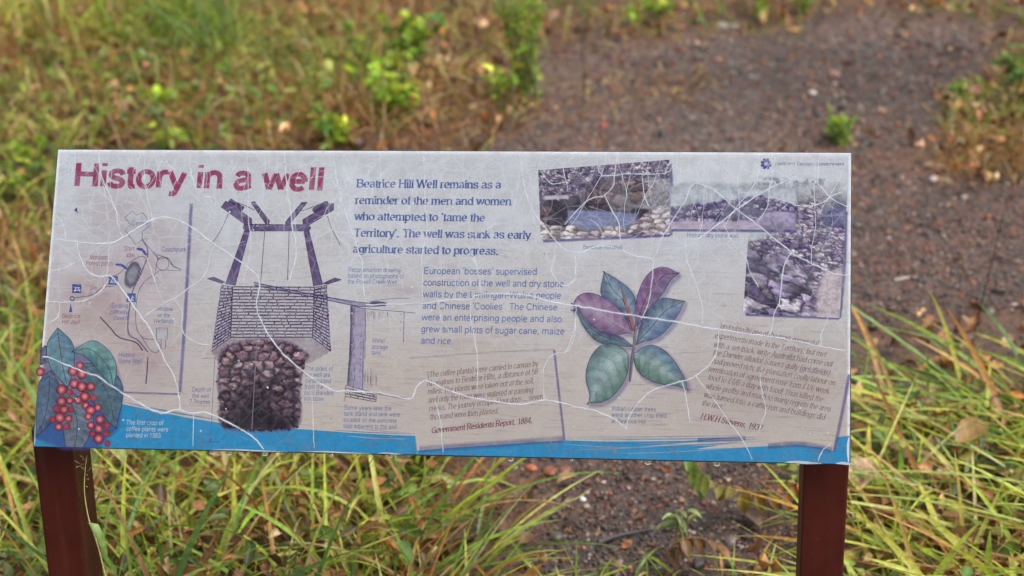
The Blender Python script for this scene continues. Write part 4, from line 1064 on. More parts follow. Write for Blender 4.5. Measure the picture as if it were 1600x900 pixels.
# ---- lettering: single-line skeleton letters stroked with a pen (even pen = grotesque, broad nib + serifs = old-style)
def arc(cx, cy, rx, ry, a0, a1, n=12):
    return [(cx + rx * math.cos(math.radians(a)), cy + ry * math.sin(math.radians(a))) for a in np.linspace(a0, a1, n)]
def ln_(*p): return ('l', list(p))
def cv(*p): return ('s', list(p))
def ar(*a): return ('l', arc(*a))
STEM, XH, CH = .09, .50, .71
GL = {
 'a': (.54, [cv((.10, .39), (.15, .465), (.26, .49), (.37, .46), (.42, .36)), ln_((.42, .36), (.42, .09), (.46, .01)), cv((.42, .30), (.29, .275), (.16, .24), (.09, .14), (.13, .045), (.23, .02), (.35, .06), (.42, .16))]),
 'b': (.56, [ln_((.09, .71), (.09, .0)), ar(.285, .25, .195, .235, 180, -180, 22)]),
 'c': (.50, [ar(.27, .25, .195, .235, 42, 318, 16)]),
 'd': (.56, [ln_((.47, .71), (.47, .0)), ar(.275, .25, .195, .235, 0, 360, 22)]),
 'e': (.54, [ln_((.085, .265), (.455, .265)), ar(.27, .25, .19, .235, 0, 318, 18)]),
 'f': (.29, [cv((.29, .69), (.22, .70), (.16, .66), (.145, .56)), ln_((.145, .56), (.145, 0)), ln_((.03, .48), (.27, .48))]),
 'g': (.56, [ar(.265, .26, .185, .225, 0, 360, 22), ln_((.46, .50), (.46, -.02)), cv((.46, -.02), (.43, -.13), (.27, -.185), (.12, -.14), (.09, -.08))]),
 'h': (.55, [ln_((.09, .71), (.09, 0)), cv((.09, .32), (.15, .44), (.28, .49), (.40, .44), (.445, .33)), ln_((.445, .33), (.445, 0))]),
 'i': (.23, [ln_((.115, .50), (.115, 0)), ln_((.115, .72), (.115, .63))]),
 'j': (.23, [ln_((.115, .50), (.115, -.1)), cv((.115, -.1), (.09, -.18), (.0, -.18)), ln_((.115, .72), (.115, .63))]),
 'k': (.50, [ln_((.09, .71), (.09, 0)), ln_((.42, .49), (.10, .19)), ln_((.21, .29), (.45, 0))]),
 'l': (.23, [ln_((.115, .71), (.115, 0))]),
 'm': (.84, [ln_((.09, .50), (.09, 0)), cv((.09, .34), (.14, .44), (.25, .49), (.36, .44), (.40, .34)), ln_((.40, .34), (.40, 0)), cv((.40, .34), (.46, .44), (.57, .49), (.69, .44), (.73, .34)), ln_((.73, .34), (.73, 0))]),
 'n': (.55, [ln_((.09, .50), (.09, 0)), cv((.09, .32), (.15, .44), (.28, .49), (.40, .44), (.445, .33)), ln_((.445, .33), (.445, 0))]),
 'o': (.55, [ar(.275, .25, .205, .235, 90, 450, 24)]),
 'p': (.56, [ln_((.09, .50), (.09, -.20)), ar(.285, .25, .195, .235, 180, -180, 22)]),
 'q': (.56, [ln_((.47, .50), (.47, -.20)), ar(.275, .25, .195, .235, 0, 360, 22)]),
 'r': (.34, [ln_((.09, .50), (.09, 0)), cv((.09, .30), (.14, .42), (.22, .475), (.32, .475))]),
 's': (.50, [cv((.42, .37), (.37, .46), (.25, .49), (.12, .45), (.09, .36), (.15, .29), (.27, .255), (.38, .21), (.425, .13), (.37, .04), (.24, .015), (.11, .045), (.065, .14))]),
 't': (.29, [ln_((.135, .61), (.135, .12)), cv((.135, .12), (.155, .03), (.21, .01), (.27, .02)), ln_((.02, .48), (.26, .48))]),
 'u': (.55, [ln_((.46, .50), (.46, 0)), ln_((.095, .50), (.095, .17)), cv((.095, .17), (.14, .05), (.26, .01), (.39, .06), (.46, .18))]),
 'v': (.50, [ln_((.04, .50), (.25, .01)), ln_((.25, .01), (.46, .50))]),
 'w': (.73, [ln_((.04, .50), (.20, .01)), ln_((.20, .01), (.365, .49)), ln_((.365, .49), (.53, .01)), ln_((.53, .01), (.69, .50))]),
 'x': (.50, [ln_((.05, .50), (.45, 0)), ln_((.45, .50), (.05, 0))]),
 'y': (.50, [ln_((.04, .50), (.255, .0)), ln_((.46, .50), (.24, -.09)), cv((.24, -.09), (.20, -.17), (.13, -.19), (.06, -.18))]),
 'z': (.48, [ln_((.06, .48), (.42, .48)), ln_((.42, .48), (.06, .02)), ln_((.06, .02), (.43, .02))]),
 'A': (.66, [ln_((.04, 0), (.33, .70)), ln_((.33, .70), (.62, 0)), ln_((.15, .24), (.51, .24))]),
 'B': (.66, [ln_((.10, .71), (.10, 0)), cv((.10, .69), (.36, .69), (.52, .62), (.51, .44), (.36, .38), (.10, .38)), cv((.10, .37), (.40, .37), (.57, .29), (.56, .09), (.38, .02), (.10, .02))]),
 'C': (.71, [ar(.37, .355, .29, .34, 40, 320, 18)]),
 'D': (.71, [ln_((.10, .71), (.10, 0)), cv((.10, .69), (.36, .69), (.58, .58), (.63, .35), (.57, .13), (.36, .02), (.10, .02))]),
 'E': (.62, [ln_((.10, .71), (.10, 0)), ln_((.10, .68), (.55, .68)), ln_((.10, .37), (.51, .37)), ln_((.10, .03), (.56, .03))]),
 'F': (.58, [ln_((.10, .71), (.10, 0)), ln_((.10, .68), (.54, .68)), ln_((.10, .36), (.47, .36))]),
 'G': (.76, [ar(.38, .355, .30, .34, 40, 345, 20), ln_((.42, .34), (.68, .34)), ln_((.68, .34), (.68, .0))]),
 'H': (.72, [ln_((.11, .71), (.11, 0)), ln_((.61, .71), (.61, 0)), ln_((.11, .375), (.61, .375))]),
 'I': (.28, [ln_((.14, .71), (.14, 0))]),
 'L': (.54, [ln_((.10, .71), (.10, 0)), ln_((.10, .03), (.51, .03))]),
 'M': (.83, [ln_((.10, .71), (.10, 0)), ln_((.10, .70), (.41, .02)), ln_((.41, .02), (.73, .70)), ln_((.73, .71), (.73, 0))]),
 'N': (.72, [ln_((.10, .71), (.10, 0)), ln_((.10, .70), (.62, .01)), ln_((.62, .71), (.62, 0))]),
 'O': (.77, [ar(.385, .355, .31, .34, 90, 450, 26)]),
 'P': (.64, [ln_((.10, .71), (.10, 0)), cv((.10, .69), (.38, .69), (.56, .62), (.56, .42), (.38, .34), (.10, .34))]),
 'R': (.69, [ln_((.10, .71), (.10, 0)), cv((.10, .69), (.38, .69), (.57, .62), (.56, .44), (.38, .37), (.10, .37)), ln_((.36, .37), (.60, 0))]),
 'S': (.65, [cv((.56, .53), (.50, .65), (.33, .70), (.15, .65), (.09, .53), (.16, .42), (.34, .36), (.51, .30), (.57, .19), (.50, .06), (.32, .01), (.13, .06), (.06, .19))]),
 'T': (.60, [ln_((.02, .68), (.58, .68)), ln_((.30, .69), (.30, 0))]),
 'W': (.93, [ln_((.03, .71), (.24, .01)), ln_((.24, .01), (.465, .70)), ln_((.465, .70), (.69, .01)), ln_((.69, .01), (.90, .71))]),
 '0': (.55, [ar(.275, .35, .20, .34, 90, 450, 24)]), '1': (.55, [ln_((.12, .55), (.32, .70)), ln_((.32, .70), (.32, 0))]),
 '2': (.55, [cv((.08, .50), (.12, .64), (.27, .70), (.43, .63), (.45, .48), (.32, .30), (.08, .03)), ln_((.07, .03), (.48, .03))]),
 '3': (.55, [cv((.09, .56), (.18, .68), (.34, .69), (.44, .58), (.40, .43), (.25, .38)), cv((.25, .38), (.43, .34), (.48, .18), (.36, .03), (.18, .02), (.07, .15))]),
 '4': (.55, [ln_((.38, .70), (.05, .18)), ln_((.05, .18), (.51, .18)), ln_((.38, .70), (.38, 0))]),
 '5': (.55, [ln_((.45, .68), (.14, .68)), ln_((.14, .68), (.10, .35)), cv((.10, .35), (.28, .46), (.45, .37), (.46, .17), (.30, .02), (.08, .10))]),
 '6': (.55, [cv((.44, .58), (.34, .69), (.18, .64), (.09, .42), (.09, .24)), ar(.28, .22, .19, .205, 90, 450, 20)]),
 '7': (.55, [ln_((.06, .68), (.49, .68)), ln_((.49, .68), (.20, 0))]),
 '8': (.55, [ar(.275, .53, .155, .155, 90, 450, 20), ar(.275, .195, .19, .185, 90, 450, 20)]),
 '9': (.55, [ar(.27, .48, .19, .205, 90, 450, 20), cv((.46, .48), (.46, .26), (.36, .06), (.20, .015), (.09, .10))]),
 '.': (.28, [ln_((.13, .085), (.13, .0))]), ',': (.28, [ln_((.14, .08), (.10, -.11))]), "'": (.20, [ln_((.11, .72), (.08, .55))]), '-': (.36, [ln_((.05, .26), (.31, .26))]),
 '(': (.33, [cv((.27, .74), (.12, .50), (.12, .12), (.27, -.18))]), ')': (.33, [cv((.06, .74), (.21, .50), (.21, .12), (.06, -.18))]), ';': (.28, [ln_((.13, .46), (.13, .38)), ln_((.14, .08), (.10, -.11))]),
 '!': (.28, [ln_((.14, .71), (.14, .2)), ln_((.14, .08), (.14, 0))]), '/': (.30, [ln_((.02, -.03), (.28, .74))]), '*': (.40, [ln_((.2, .72), (.2, .44)), ln_((.08, .65), (.32, .51)), ln_((.08, .51), (.32, .65))]),
 '\u00a3': (.56, [cv((.44, .60), (.34, .70), (.20, .64), (.20, .45), (.22, .25), (.10, .03)), ln_((.08, .03), (.48, .03)), ln_((.08, .33), (.36, .33))]), ' ': (.27, [])}

def lean(x): return -0.0774 + 0.0733 * (x - 70) / 1260.0

def write(ink, text, p0, p1, em, col, weight=.085, a=1.0, serif=False, slant=0.0, track=0.0):
    """one line of text from p0 to p1 (baseline, photo px), fitted in width"""
    adv = [GL.get(ch, GL['o'])[0] + track for ch in text]
    tot = sum(adv)
    p0 = np.array(p0, float); d = np.array(p1, float) - p0
    L = np.linalg.norm(d); ux = d / L; uy = np.array([ux[1], -ux[0]])
    sx = L / tot
    x = 0.0
    rgba = ink.rgba(col, a)
    for ch, w_ in zip(text, adv):
        strokes = list(GL.get(ch, GL['o'])[1])
        if serif:
            ext = []
            for kind, pts in strokes:
                if kind != 'l' or len(pts) != 2: continue
                for (q, o) in ((pts[0], pts[1]), (pts[1], pts[0])):
                    if abs(q[0] - o[0]) < .32 * abs(q[1] - o[1]) or (ch in 'vwyAWMNkx' and abs(q[1] - o[1]) > .3):
                        if q[1] < .03 and q[1] > -.01 and ch not in 'uvwy' or q[1] < -.15 or (q[1] > .69 and ch.isupper()) or (q[1] > .69 and ch == '4') or (ch in 'vwyx' and q[1] > .45):
                            if ch in 'vw' and q[1] < .1: continue
                            if slant and q[1] < .1 and ch.islower(): ext.append(('l', [(q[0], q[1] + .015), (q[0] + .09, q[1] + .05)]))
                            else: ext.append(('l', [(q[0] - .11, q[1] + .012 * (1 if q[1] < .3 else -1)), (q[0] + .11, q[1] + .012 * (1 if q[1] < .3 else -1))]))
                        elif q[1] > .45 and ch not in "'!/()": ext.append(('l', [(q[0] - .11, q[1] - .055), (q[0] + .02, q[1] - .01)]))
            strokes += ext
            if ch == '1': strokes.append(('l', [(.23, .012), (.41, .012)]))
        for kind, pts in strokes:
            P = crom(pts, 5) if kind == 's' else np.array(pts, float)
            if len(P) == 2: P = np.array([P[0], (P[0] + P[1]) / 2, P[1]])
            T = np.gradient(P, axis=0); T /= np.maximum(np.linalg.norm(T, axis=1, keepdims=True), 1e-9)
            closed = len(P) > 8 and np.linalg.norm(P[0] - P[-1]) < 1e-3
            if closed: T[0] = T[-1] = (P[1] - P[-2]) / np.linalg.norm(P[1] - P[-2])
            if serif:
                ang = np.arctan2(T[:, 1], T[:, 0]) - math.radians(18)
                wd = np.sqrt((weight * np.sin(ang)) ** 2 + (weight * .42 * np.cos(ang)) ** 2)
            else: wd = np.full(len(P), weight)
            Nn = np.stack([-T[:, 1], T[:, 0]], -1)
            Q = np.empty((2 * len(P), 2)); Q[0::2] = P + Nn * wd[:, None] / 2; Q[1::2] = P - Nn * wd[:, None] / 2
            X = (x + Q[:, 0] + slant * Q[:, 1]) * sx; Y = Q[:, 1] * em
            W2 = p0 + X[:, None] * ux + Y[:, None] * uy
            W2[:, 0] -= lean(p0[0]) * Y
            ink.add(W2, [[2 * i, 2 * i + 1, 2 * i + 3, 2 * i + 2] for i in range(len(P) - 1)], rgba, None, True)
        x += w_

def block(name, lines, em, col, label=None, z=0.0010, **kw):
    t = Ink(z)
    for txt, a_, b_ in lines: write(t, txt, a_, b_, em, col, **kw)
    return t.done(name, label)

block('heading', [('History in a well', (114, 290.5), (506, 297.5))], 50.5, (150, 58, 102), 'large plum coloured heading reading History in a well', weight=.152)
block('intro_paragraph', [('Beatrice Hill Well remains as a', (557, 292.5), (783, 294.5)), ('reminder of the men and women', (555, 318.5), (799, 320.5)), ("who attempted to 'tame the", (554, 343.7), (758, 346)),
      ("Territory'. The well was sunk as early", (553, 369.5), (829, 373)), ('agriculture started to progress.', (551, 394.5), (779, 398))], 17.4, (68, 94, 160), 'bold blue serif introduction', weight=.156, serif=True)
block('body_paragraph', [("European 'bosses' supervised", (662, 428), (839, 429.5)), ('construction of the well and dry stone', (661, 446.3), (881, 448.5)), ('walls by the Limilngan-Wulna people', (660.5, 464.3), (877, 466.8)), ("and Chinese 'Coolies'. The Chinese", (659.5, 482.3), (871, 485)),
      ('were an enterprising people and also', (658.5, 500.3), (878, 503.5)), ('grew small plots of sugar cane, maize', (657.5, 518.8), (882, 522.8)), ('and rice.', (657, 536.8), (709, 538))], 14.6, (86, 110, 172), weight=.094)
CAP = dict(weight=.085, a=.85)
CB = (96, 122, 178)
block('caption', [('Reconstruction drawing', (544, 424.5), (626, 425.5)), ('based on photographs of', (543.5, 433.7), (631, 434.8)), ('the Powell Creek Well', (543, 443), (620, 444.2))], 9.6, CB, **CAP)
block('caption', [('Water', (581, 535.5), (602, 536)), ('storage', (580.5, 545), (606.5, 545.6)), ('tank', (580, 554.3), (595, 554.6))], 9.8, CB, **CAP)
block('caption', [('The sides of', (477, 578.6), (520, 579.4)), ('the well are', (476.5, 588.2), (516, 589)), ('constructed', (476, 597.8), (517, 598.6)), ('from the', (475.6, 607.2), (505, 607.8)), ('local Banded', (475, 616.6), (521, 617.4)), ('ironstone.', (475, 626), (508, 626.6))], 9.8, CB, **CAP)
block('caption', [('Some years later the', (537.5, 640), (612, 641.4)), ('tank stand and tank were', (537, 649.4), (625, 651)), ('located on the concrete', (536.5, 659), (620, 660.6)), ('slab adjacent to the well.', (536, 668.6), (623, 670.2))], 9.8, CB, **CAP)
block('caption', [('Depth of', (300, 611.8), (329.5, 612.2)), ('the well', (300, 621.4), (327, 621.8)), ('7.7metres', (295.5, 630.8), (328.5, 631.4))], 9.8, (104, 112, 166), **CAP)
block('caption', [('Beatrice Hill Well', (911, 389), (972, 390))], 9.6, CB, **CAP)
block('caption', [('Historic dry stone wall', (1073, 370.4), (1154, 371.4))], 9.6, CB, **CAP)
block('caption', [('Indian rubber trees', (956, 641.4), (1025, 642.8)), ('were another crop tried', (955.5, 651), (1041, 652.8)), ('at Beatrice Hill', (955, 660.8), (1009, 662))], 9.8, (96, 112, 160), **CAP)
block('caption', [('*', (189, 662), (195, 662)), ('The first crop of', (197, 663.2), (255, 664.2)), ('coffee plants were', (197, 673.2), (263, 674.4)), ('planted in 1883.', (196.5, 683), (253, 684))], 10.0, (186, 196, 206), 'pale caption on the blue band', weight=.10, a=.95)
RD = (150, 84, 108); BM = (98, 112, 172)
for cap in ([('Centre', (205, 352), (232, 352.4), BM)], [('Coachpark', (252, 392.8), (291, 393.2), BM)], [('Existing', (174, 480.6), (200, 481), BM), ('pathway', (171.5, 490.4), (200, 490.8), BM), ('paved', (178, 499.8), (199.5, 500), BM)],
            [('Window', (243, 485.6), (270, 486), BM), ('on the', (245.5, 495.4), (266, 495.8), BM), ('Wetlands', (239.5, 504.8), (271, 505.2), BM)], [('Historic', (185, 557.6), (211.5, 558), BM), ('Stone Wall', (184.5, 567.2), (221.5, 567.8), BM)],
            [('Start', (193.5, 391.4), (210, 391.6), RD), ('40m', (197, 402.2), (210, 402.4), RD)], [('Monsoon', (140, 405), (168, 405.4), RD), ('Forest patch', (134, 414.6), (177, 415.2), RD)], [('30m', (140, 452.6), (151.5, 452.8), RD)],
            [('Beatrice', (97, 496.8), (125.5, 497.2), RD), ('Hill Well', (96.5, 506.4), (124.5, 506.8), RD)]):
    t = Ink(0.0010)
    for txt, a_, b_, c_ in cap: write(t, txt, a_, b_, 9.8, c_, weight=.09, a=.9)
    t.done('map_caption')

QC = (142, 108, 112)
block('quotation', [("'(The coffee plants) were carried in canvas by", (666, 590), (841, 572)), ('Aborigines to Beatrice Hills, a distance of 58', (667, 603.6), (840, 584.6)), ('miles. The plants were taken out of the soil,', (668, 616.2), (835, 599)), ('and only the roots were watered at passing', (669, 629.4), (833, 613)),
      ('creeks. The journey occupied four days ... seven', (670, 642.8), (848, 623.4)), ("thousand were then planted.'", (672, 656), (781, 645.6))], 12.6, QC, weight=.125, serif=True, slant=.25, a=.74)
block('quotation_source', [('Government Residents Report, 1884.', (674, 677), (832, 660.6))], 12.8, (124, 64, 84), weight=.15, serif=True, slant=.22)
block('quotation', [("'undoubtedly one of the most successful", (1123, 512.5), (1277, 541)), ('experiments made in the Territory, but met', (1116, 527.5), (1290, 558)), ('with a set-back, write Australia had come out', (1114.5, 542), (1300, 573)), ('the Darwin alluvial Sauers gully (goldfields)', (1113, 554), (1296, 587.4)),
      ('had proved rich; the plantation coolly labour on', (1112, 567.6), (1304, 602.6)), ('termination of agreement rose from \u00a31/6 week', (1106, 580), (1295, 615.2)), ('food to \u00a34/6 a day with food! Thus killed the', (1105, 593), (1285, 628)), ('whole profits and much to many regrets the area', (1102, 607), (1297, 643.4)),
      ('was turned into a cattle run and buildings did', (1099, 620.4), (1288, 656.4)), ("the rest.'", (1096, 633), (1131, 640.4))], 12.8, QC, weight=.12, serif=True, slant=.25, a=.74)
block('quotation_source', [('H.W.H Stevens, 1937', (1094, 654), (1190, 673))], 12.8, (124, 72, 88), weight=.15, serif=True, slant=.22)
t = Ink(0.0010)
for k in range(8):
    a = k * math.pi / 4 + .39; cx, cy = 1197, 256
    R_ = lambda r, b: (cx + r * math.cos(a + b), cy + r * math.sin(a + b))
    t.poly([R_(2.0, 0), R_(5.5, -.42), R_(8.6, -.24), R_(9.0, 0), R_(8.6, .24), R_(5.5, .42)], (72, 78, 156), .92)
t.poly([(1197 + 2.0 * math.cos(a), 256 + 2.0 * math.sin(a)) for a in np.linspace(0, 6.28, 9)[:-1]], (200, 204, 216), .9)
write(t, 'Northern Territory Government', (1211, 258), (1319, 259), 7.4, (120, 124, 176), weight=.12, a=.9)
t.done('government_logo')
# card edges
for pts, w_, a_ in (([(866, 547), (873, 610), (882, 688)], 5, .6), ([(1327, 585), (1317, 640), (1303, 706)], 7, .6), ([(640, 560), (760, 551), (866, 546)], 4, .15)):
    t = Ink(0.00045); t.soft(pts, w_, (116, 104, 164), a_); t.done('card_shadow')

# ---- crazing: long white cracks through the film, traced, plus the thinner ones that run down from the top
CR = [
 (1.7, [(77, 374), (92, 374), (118, 378), (150, 380), (172, 380), (190, 372), (215, 356), (238, 343), (262, 339), (295, 352), (330, 378), (367, 403), (404, 435), (401, 475), (406, 497), (424, 529), (446, 556), (470, 577), (498, 598), (522, 610), (539, 611), (586, 613), (615, 618), (641, 623), (652, 603), (668, 595), (690, 605), (728, 619), (780, 628), (816, 631), (850, 625), (874, 629), (900, 635), (930, 642), (960, 655), (980, 671)]),
 (1.9, [(64, 557), (78, 559), (100, 568), (124, 578), (136, 583), (152, 588), (176, 604), (204, 622), (232, 638), (252, 645), (276, 640), (300, 646), (320, 644), (345, 654), (370, 667), (392, 681), (404, 691), (413, 704)]),
 (1.9, [(121, 378), (122, 390), (126, 404), (134, 420), (146, 430), (160, 432), (168, 430), (178, 435), (192, 454), (210, 480), (232, 510), (250, 546), (258, 564), (270, 584), (278, 608), (281, 640)]),
 (1.5, [(154, 234), (156, 266), (168, 298), (180, 326), (186, 356), (192, 370)]), (1.4, [(225, 234), (226, 280), (230, 306), (238, 343)]), (1.3, [(117, 234), (116, 258), (108, 272), (86, 284)]),
 (1.2, [(252, 236), (260, 252), (275, 265), (300, 270)]), (1.3, [(297, 236), (297, 260), (300, 276), (308, 296), (320, 306), (336, 308)]), (1.4, [(82, 332), (96, 346), (101, 360), (102, 376)]),
 (1.3, [(171, 382), (169, 410), (166, 430)]), (1.3, [(75, 423), (92, 421), (110, 414), (124, 407)]), (1.4, [(69, 472), (92, 472), (114, 472), (132, 470), (148, 462), (162, 450), (171, 436)]), (1.1, [(93, 473), (92, 490), (84, 501), (66, 506)]),
 (1.3, [(229, 402), (238, 426), (246, 452), (256, 474)]), (1.3, [(221, 497), (256, 474), (272, 467), (292, 452), (312, 438), (324, 420), (328, 402), (334, 386)]), (1.0, [(272, 467), (284, 488), (286, 520), (310, 536), (328, 538)]),
 (1.0, [(302, 648), (302, 697)]), (1.0, [(487, 612), (489, 662), (491, 700)]), (1.5, [(445, 242), (448, 290), (453, 323), (457, 357), (462, 377), (461, 407), (452, 440)]), (1.1, [(386, 240), (388, 290), (388, 337), (391, 373), (390, 400), (380, 440)]),
 (1.1, [(520, 250), (528, 290), (535, 320), (547, 353), (557, 385), (566, 412), (568, 450), (572, 472)]), (1.2, [(662, 240), (664, 300), (664, 329), (668, 357), (660, 390), (659, 414), (661, 472)]),
 (1.1, [(594, 240), (596, 284), (604, 314), (612, 340), (630, 354)]), (1.4, [(812, 240), (816, 272), (821, 299), (831, 326), (845, 347), (858, 364), (873, 381), (882, 390), (905, 395), (926, 387), (945, 384), (964, 389), (990, 399), (1020, 404)]),
 (1.9, [(572, 476), (606, 475), (660, 474), (696, 469), (736, 467), (743, 461), (784, 459), (828, 462), (865, 472), (898, 477), (929, 482), (960, 488), (1011, 496), (1056, 503), (1100, 511), (1123, 514), (1164, 521), (1200, 525), (1248, 534), (1281, 541), (1329, 550)]),
 (1.2, [(726, 380), (739, 400), (747, 430), (752, 460)]), (1.4, [(735, 467), (736, 497), (740, 520), (742, 535), (746, 564), (745, 616)]), (1.0, [(686, 472), (690, 500), (704, 520)]), (1.1, [(870, 395), (862, 418), (866, 434), (880, 446), (896, 440), (899, 420), (897, 400)]),
 (1.1, [(931, 238), (933, 258), (939, 272), (945, 275), (981, 272), (1037, 271), (1054, 258)]), (1.2, [(882, 351), (907, 323), (926, 309), (945, 305), (958, 290), (960, 270), (966, 240)]), (1.2, [(945, 305), (954, 325), (966, 347), (970, 379)]), (1.1, [(1003, 275), (1007, 302), (1013, 322)]),
 (1.2, [(846, 268), (862, 287), (882, 284)]), (1.7, [(1024, 399), (1034, 372), (1051, 344), (1072, 311), (1078, 294), (1087, 286), (1100, 290), (1119, 299), (1145, 322), (1182, 350), (1218, 379), (1246, 400), (1290, 422), (1306, 428), (1328, 431)]),
 (1.4, [(1090, 373), (1104, 364), (1149, 329), (1196, 298), (1244, 275)]), (1.4, [(1212, 240), (1210, 260), (1203, 290), (1199, 322), (1182, 350)]), (1.3, [(1203, 307), (1228, 314), (1244, 321), (1265, 322), (1286, 316), (1299, 307), (1316, 300)]), (1.3, [(1280, 240), (1278, 282), (1284, 294), (1302, 311), (1327, 325)]),
 (1.4, [(1236, 394), (1230, 404), (1224, 422), (1218, 470), (1210, 490), (1204, 524)]), (1.1, [(1130, 350), (1148, 384), (1166, 404), (1172, 424), (1185, 448)]), (1.4, [(1123, 515), (1121, 543), (1112, 565), (1087, 587), (1068, 595), (1026, 607), (1002, 625), (985, 648), (978, 672)]),
 (1.2, [(1087, 587), (1112, 620), (1139, 659), (1162, 690), (1176, 718)]), (1.1, [(1190, 575), (1188, 600), (1196, 640), (1186, 674)]), (1.1, [(1294, 496), (1284, 520), (1283, 541)]), (1.1, [(1298, 693), (1284, 706), (1278, 720)]),
 (1.2, [(1021, 400), (1020, 424), (1014, 469), (1003, 496)]), (1.1, [(1071, 372), (1071, 400), (1086, 439), (1096, 475), (1097, 511)]), (1.1, [(899, 400), (899, 430), (886, 448)]), (1.2, [(850, 624), (849, 582), (856, 562), (868, 553), (888, 546), (898, 520), (900, 484)]),
 (1.0, [(680, 627), (688, 660), (692, 706)]), (1.0, [(900, 477), (898, 510), (884, 552)]), (1.0, [(1066, 595), (1072, 620), (1078, 660)])]
t = Ink(0.0016)
def on_panel(P):
    q = pp(P[:, 0], P[:, 1]); return P[(q[:, 0] > .0015) & (q[:, 0] < PW - .0015) & (q[:, 1] > .0015) & (q[:, 1] < PH - .0015)]
for ww, pts in CR:
    P = crom(pts, 6)
    P = P + np.stack([fbm(P[:, 0] / 7, P[:, 1] / 7, 130) - .5, fbm(P[:, 0] / 7, P[:, 1] / 7, 131) - .5], -1) * 3.0
    P = on_panel(P)
    ww *= rng.uniform(.72, .98)
    t.line(P, ww * 2.5, (230, 238, 248), .24, 0, .3); t.line(P, ww * (.82 if ww > 1.5 else .98), (236, 243, 252), .80 if ww > 1.5 else .66, 0, .25)
x = 96.0
while x < 1325:                                            # thinner runs from the upper edge
    x += rng.uniform(6, 20) * (2.2 if 835 < x < 1050 or 540 < x < 830 else 1); y = 237.0; X = x; L = rng.uniform(20, 150) * (1.3 if 560 < x < 840 or x > 1050 else 1); pts = [(X, y)]; dr = rng.normal(0, .25)
    while y < 237 + L: dr += rng.normal(0, .16); dr *= .92; y += 9; X += dr * 9; pts.append((X, y))
    P = on_panel(crom(pts, 3))
    if len(P) > 5: t.line(P, rng.uniform(.6, 1.1), (244, 249, 255), rng.uniform(.3, .7), 0, .5)
for k in range(120):                                       # cross links
    x0, y0 = rng.uniform(85, 1310), 240 + 180 * rng.uniform(0, 1) ** 1.6; a = rng.normal(0, .45); L = rng.uniform(20, 75); c_ = rng.normal(0, .012)
    pts = [(x0 + s * math.cos(a + c_ * s), y0 + s * math.sin(a + c_ * s)) for s in np.linspace(0, L, 7)]
    pts = [q for q in pts if 84 < q[0] < 1326 and q[1] > 240]
    if len(pts) > 3: t.line(crom(pts, 3), rng.uniform(.5, 1.0), (244, 249, 255), rng.uniform(.25, .6), 0, .5)
for k in range(90):                                        # flecks
    x0, y0 = rng.uniform(85, 1315), rng.uniform(245, 690); r = rng.uniform(.6, 1.9)
    t.poly([(x0 + r * rng.uniform(.5, 1.2) * math.cos(a), y0 + r * rng.uniform(.5, 1.2) * math.sin(a)) for a in np.linspace(0, 6.28, 8)[:-1]], (244, 249, 255), rng.uniform(.3, .8))
for k in range(60):                                        # dark hairline cracks and specks low on the sheet
    x0, y0 = rng.uniform(80, 1290), rng.uniform(430, 690); L = rng.uniform(15, 70); a = rng.normal(.02, .1); P = [(x0 + s, y0 + s * math.tan(a) + rng.normal(0, .6)) for s in np.arange(0, L, 6)]
    P = [q for q in P if q[0] < 1318 and q[1] < edge_y(q[0]) - 5]
    if len(P) > 2: t.line(crom(P, 3), rng.uniform(.35, .7), (92, 84, 84), rng.uniform(.25, .55), 0, .7)
for k in range(70):
    x0, y0 = rng.uniform(90, 1310), rng.uniform(250, 680); r = rng.uniform(.4, 1.1)
    t.poly([(x0 + r * math.cos(a), y0 + r * math.sin(a)) for a in np.linspace(0, 6.28, 7)[:-1]], (70, 62, 66), rng.uniform(.3, .7))
t.done('crack_pattern', mat=FILM)

# ---- posts: rectangular tube, top cut to the slope of the panel
def post(front, back_inner, yf, depth):
    """front: ((left top px, left low px), (right top, right low)); sides run back by depth"""
    def at(px, y):
        d = ray(*map(float, px)); return CAMP + d * ((y - CAMP[1]) / d[1])
    fl0, fl1 = at(front[0][0], yf), at(front[0][1], yf)
    fr0, fr1 = at(front[1][0], yf), at(front[1][1], yf)
    dv = back_inner
    def column(a, b):
        u = (b - a); u = u / u[2]
        bot = a + u * (-0.12 - a[2])
        # meet the panel's rear plane
        q = PO - PNA * 0.0058
        t = min(((q - bot) @ PNA) / (u @ PNA), PO[2] + .008 - bot[2])
        return bot, bot + u * t
    cols = [column(fl0, fl1), column(fr0, fr1), column(fr0 + dv, fr1 + dv), column(fl0 + dv, fl1 + dv)]
    V = np.array([c[0] for c in cols] + [c[1] for c in cols])
    import bmesh
    bm = bmesh.new()
    vs = [bm.verts.new(v - sign_base) for v in V]
    for f in ((3, 2, 1, 0), (4, 5, 6, 7), (0, 1, 5, 4), (1, 2, 6, 5), (2, 3, 7, 6), (3, 0, 4, 7)): bm.faces.new([vs[i] for i in f])
    bm.normal_update()
    ed = [e for e in bm.edges if abs((e.verts[0].co - e.verts[1].co).normalized().z) > .7]
    bmesh.ops.bevel(bm, geom=ed, offset=.004, segments=3, profile=.6, affect='EDGES')
    me = bpy.data.meshes.new('post'); bm.to_mesh(me); bm.free(); me.materials.append(POST)
    o = bpy.data.objects.new('post', me); COL.objects.link(o); o.parent = SIGN
    print('POST width', np.linalg.norm(fr0 - fl0), 'lean', (fl1 - fl0) / (fl1 - fl0)[2])
    return o
post((((51.8, 705), (75.2, 900)), ((112.7, 705), (133.5, 900))), np.array([0.006, 0.085, 0.0]), 2.44, .085)
post((((1255.5, 726), (1249.5, 900)), ((1327.2, 726), (1317.5, 900))), np.array([0.008, 0.085, 0.0]), 2.31, .085)

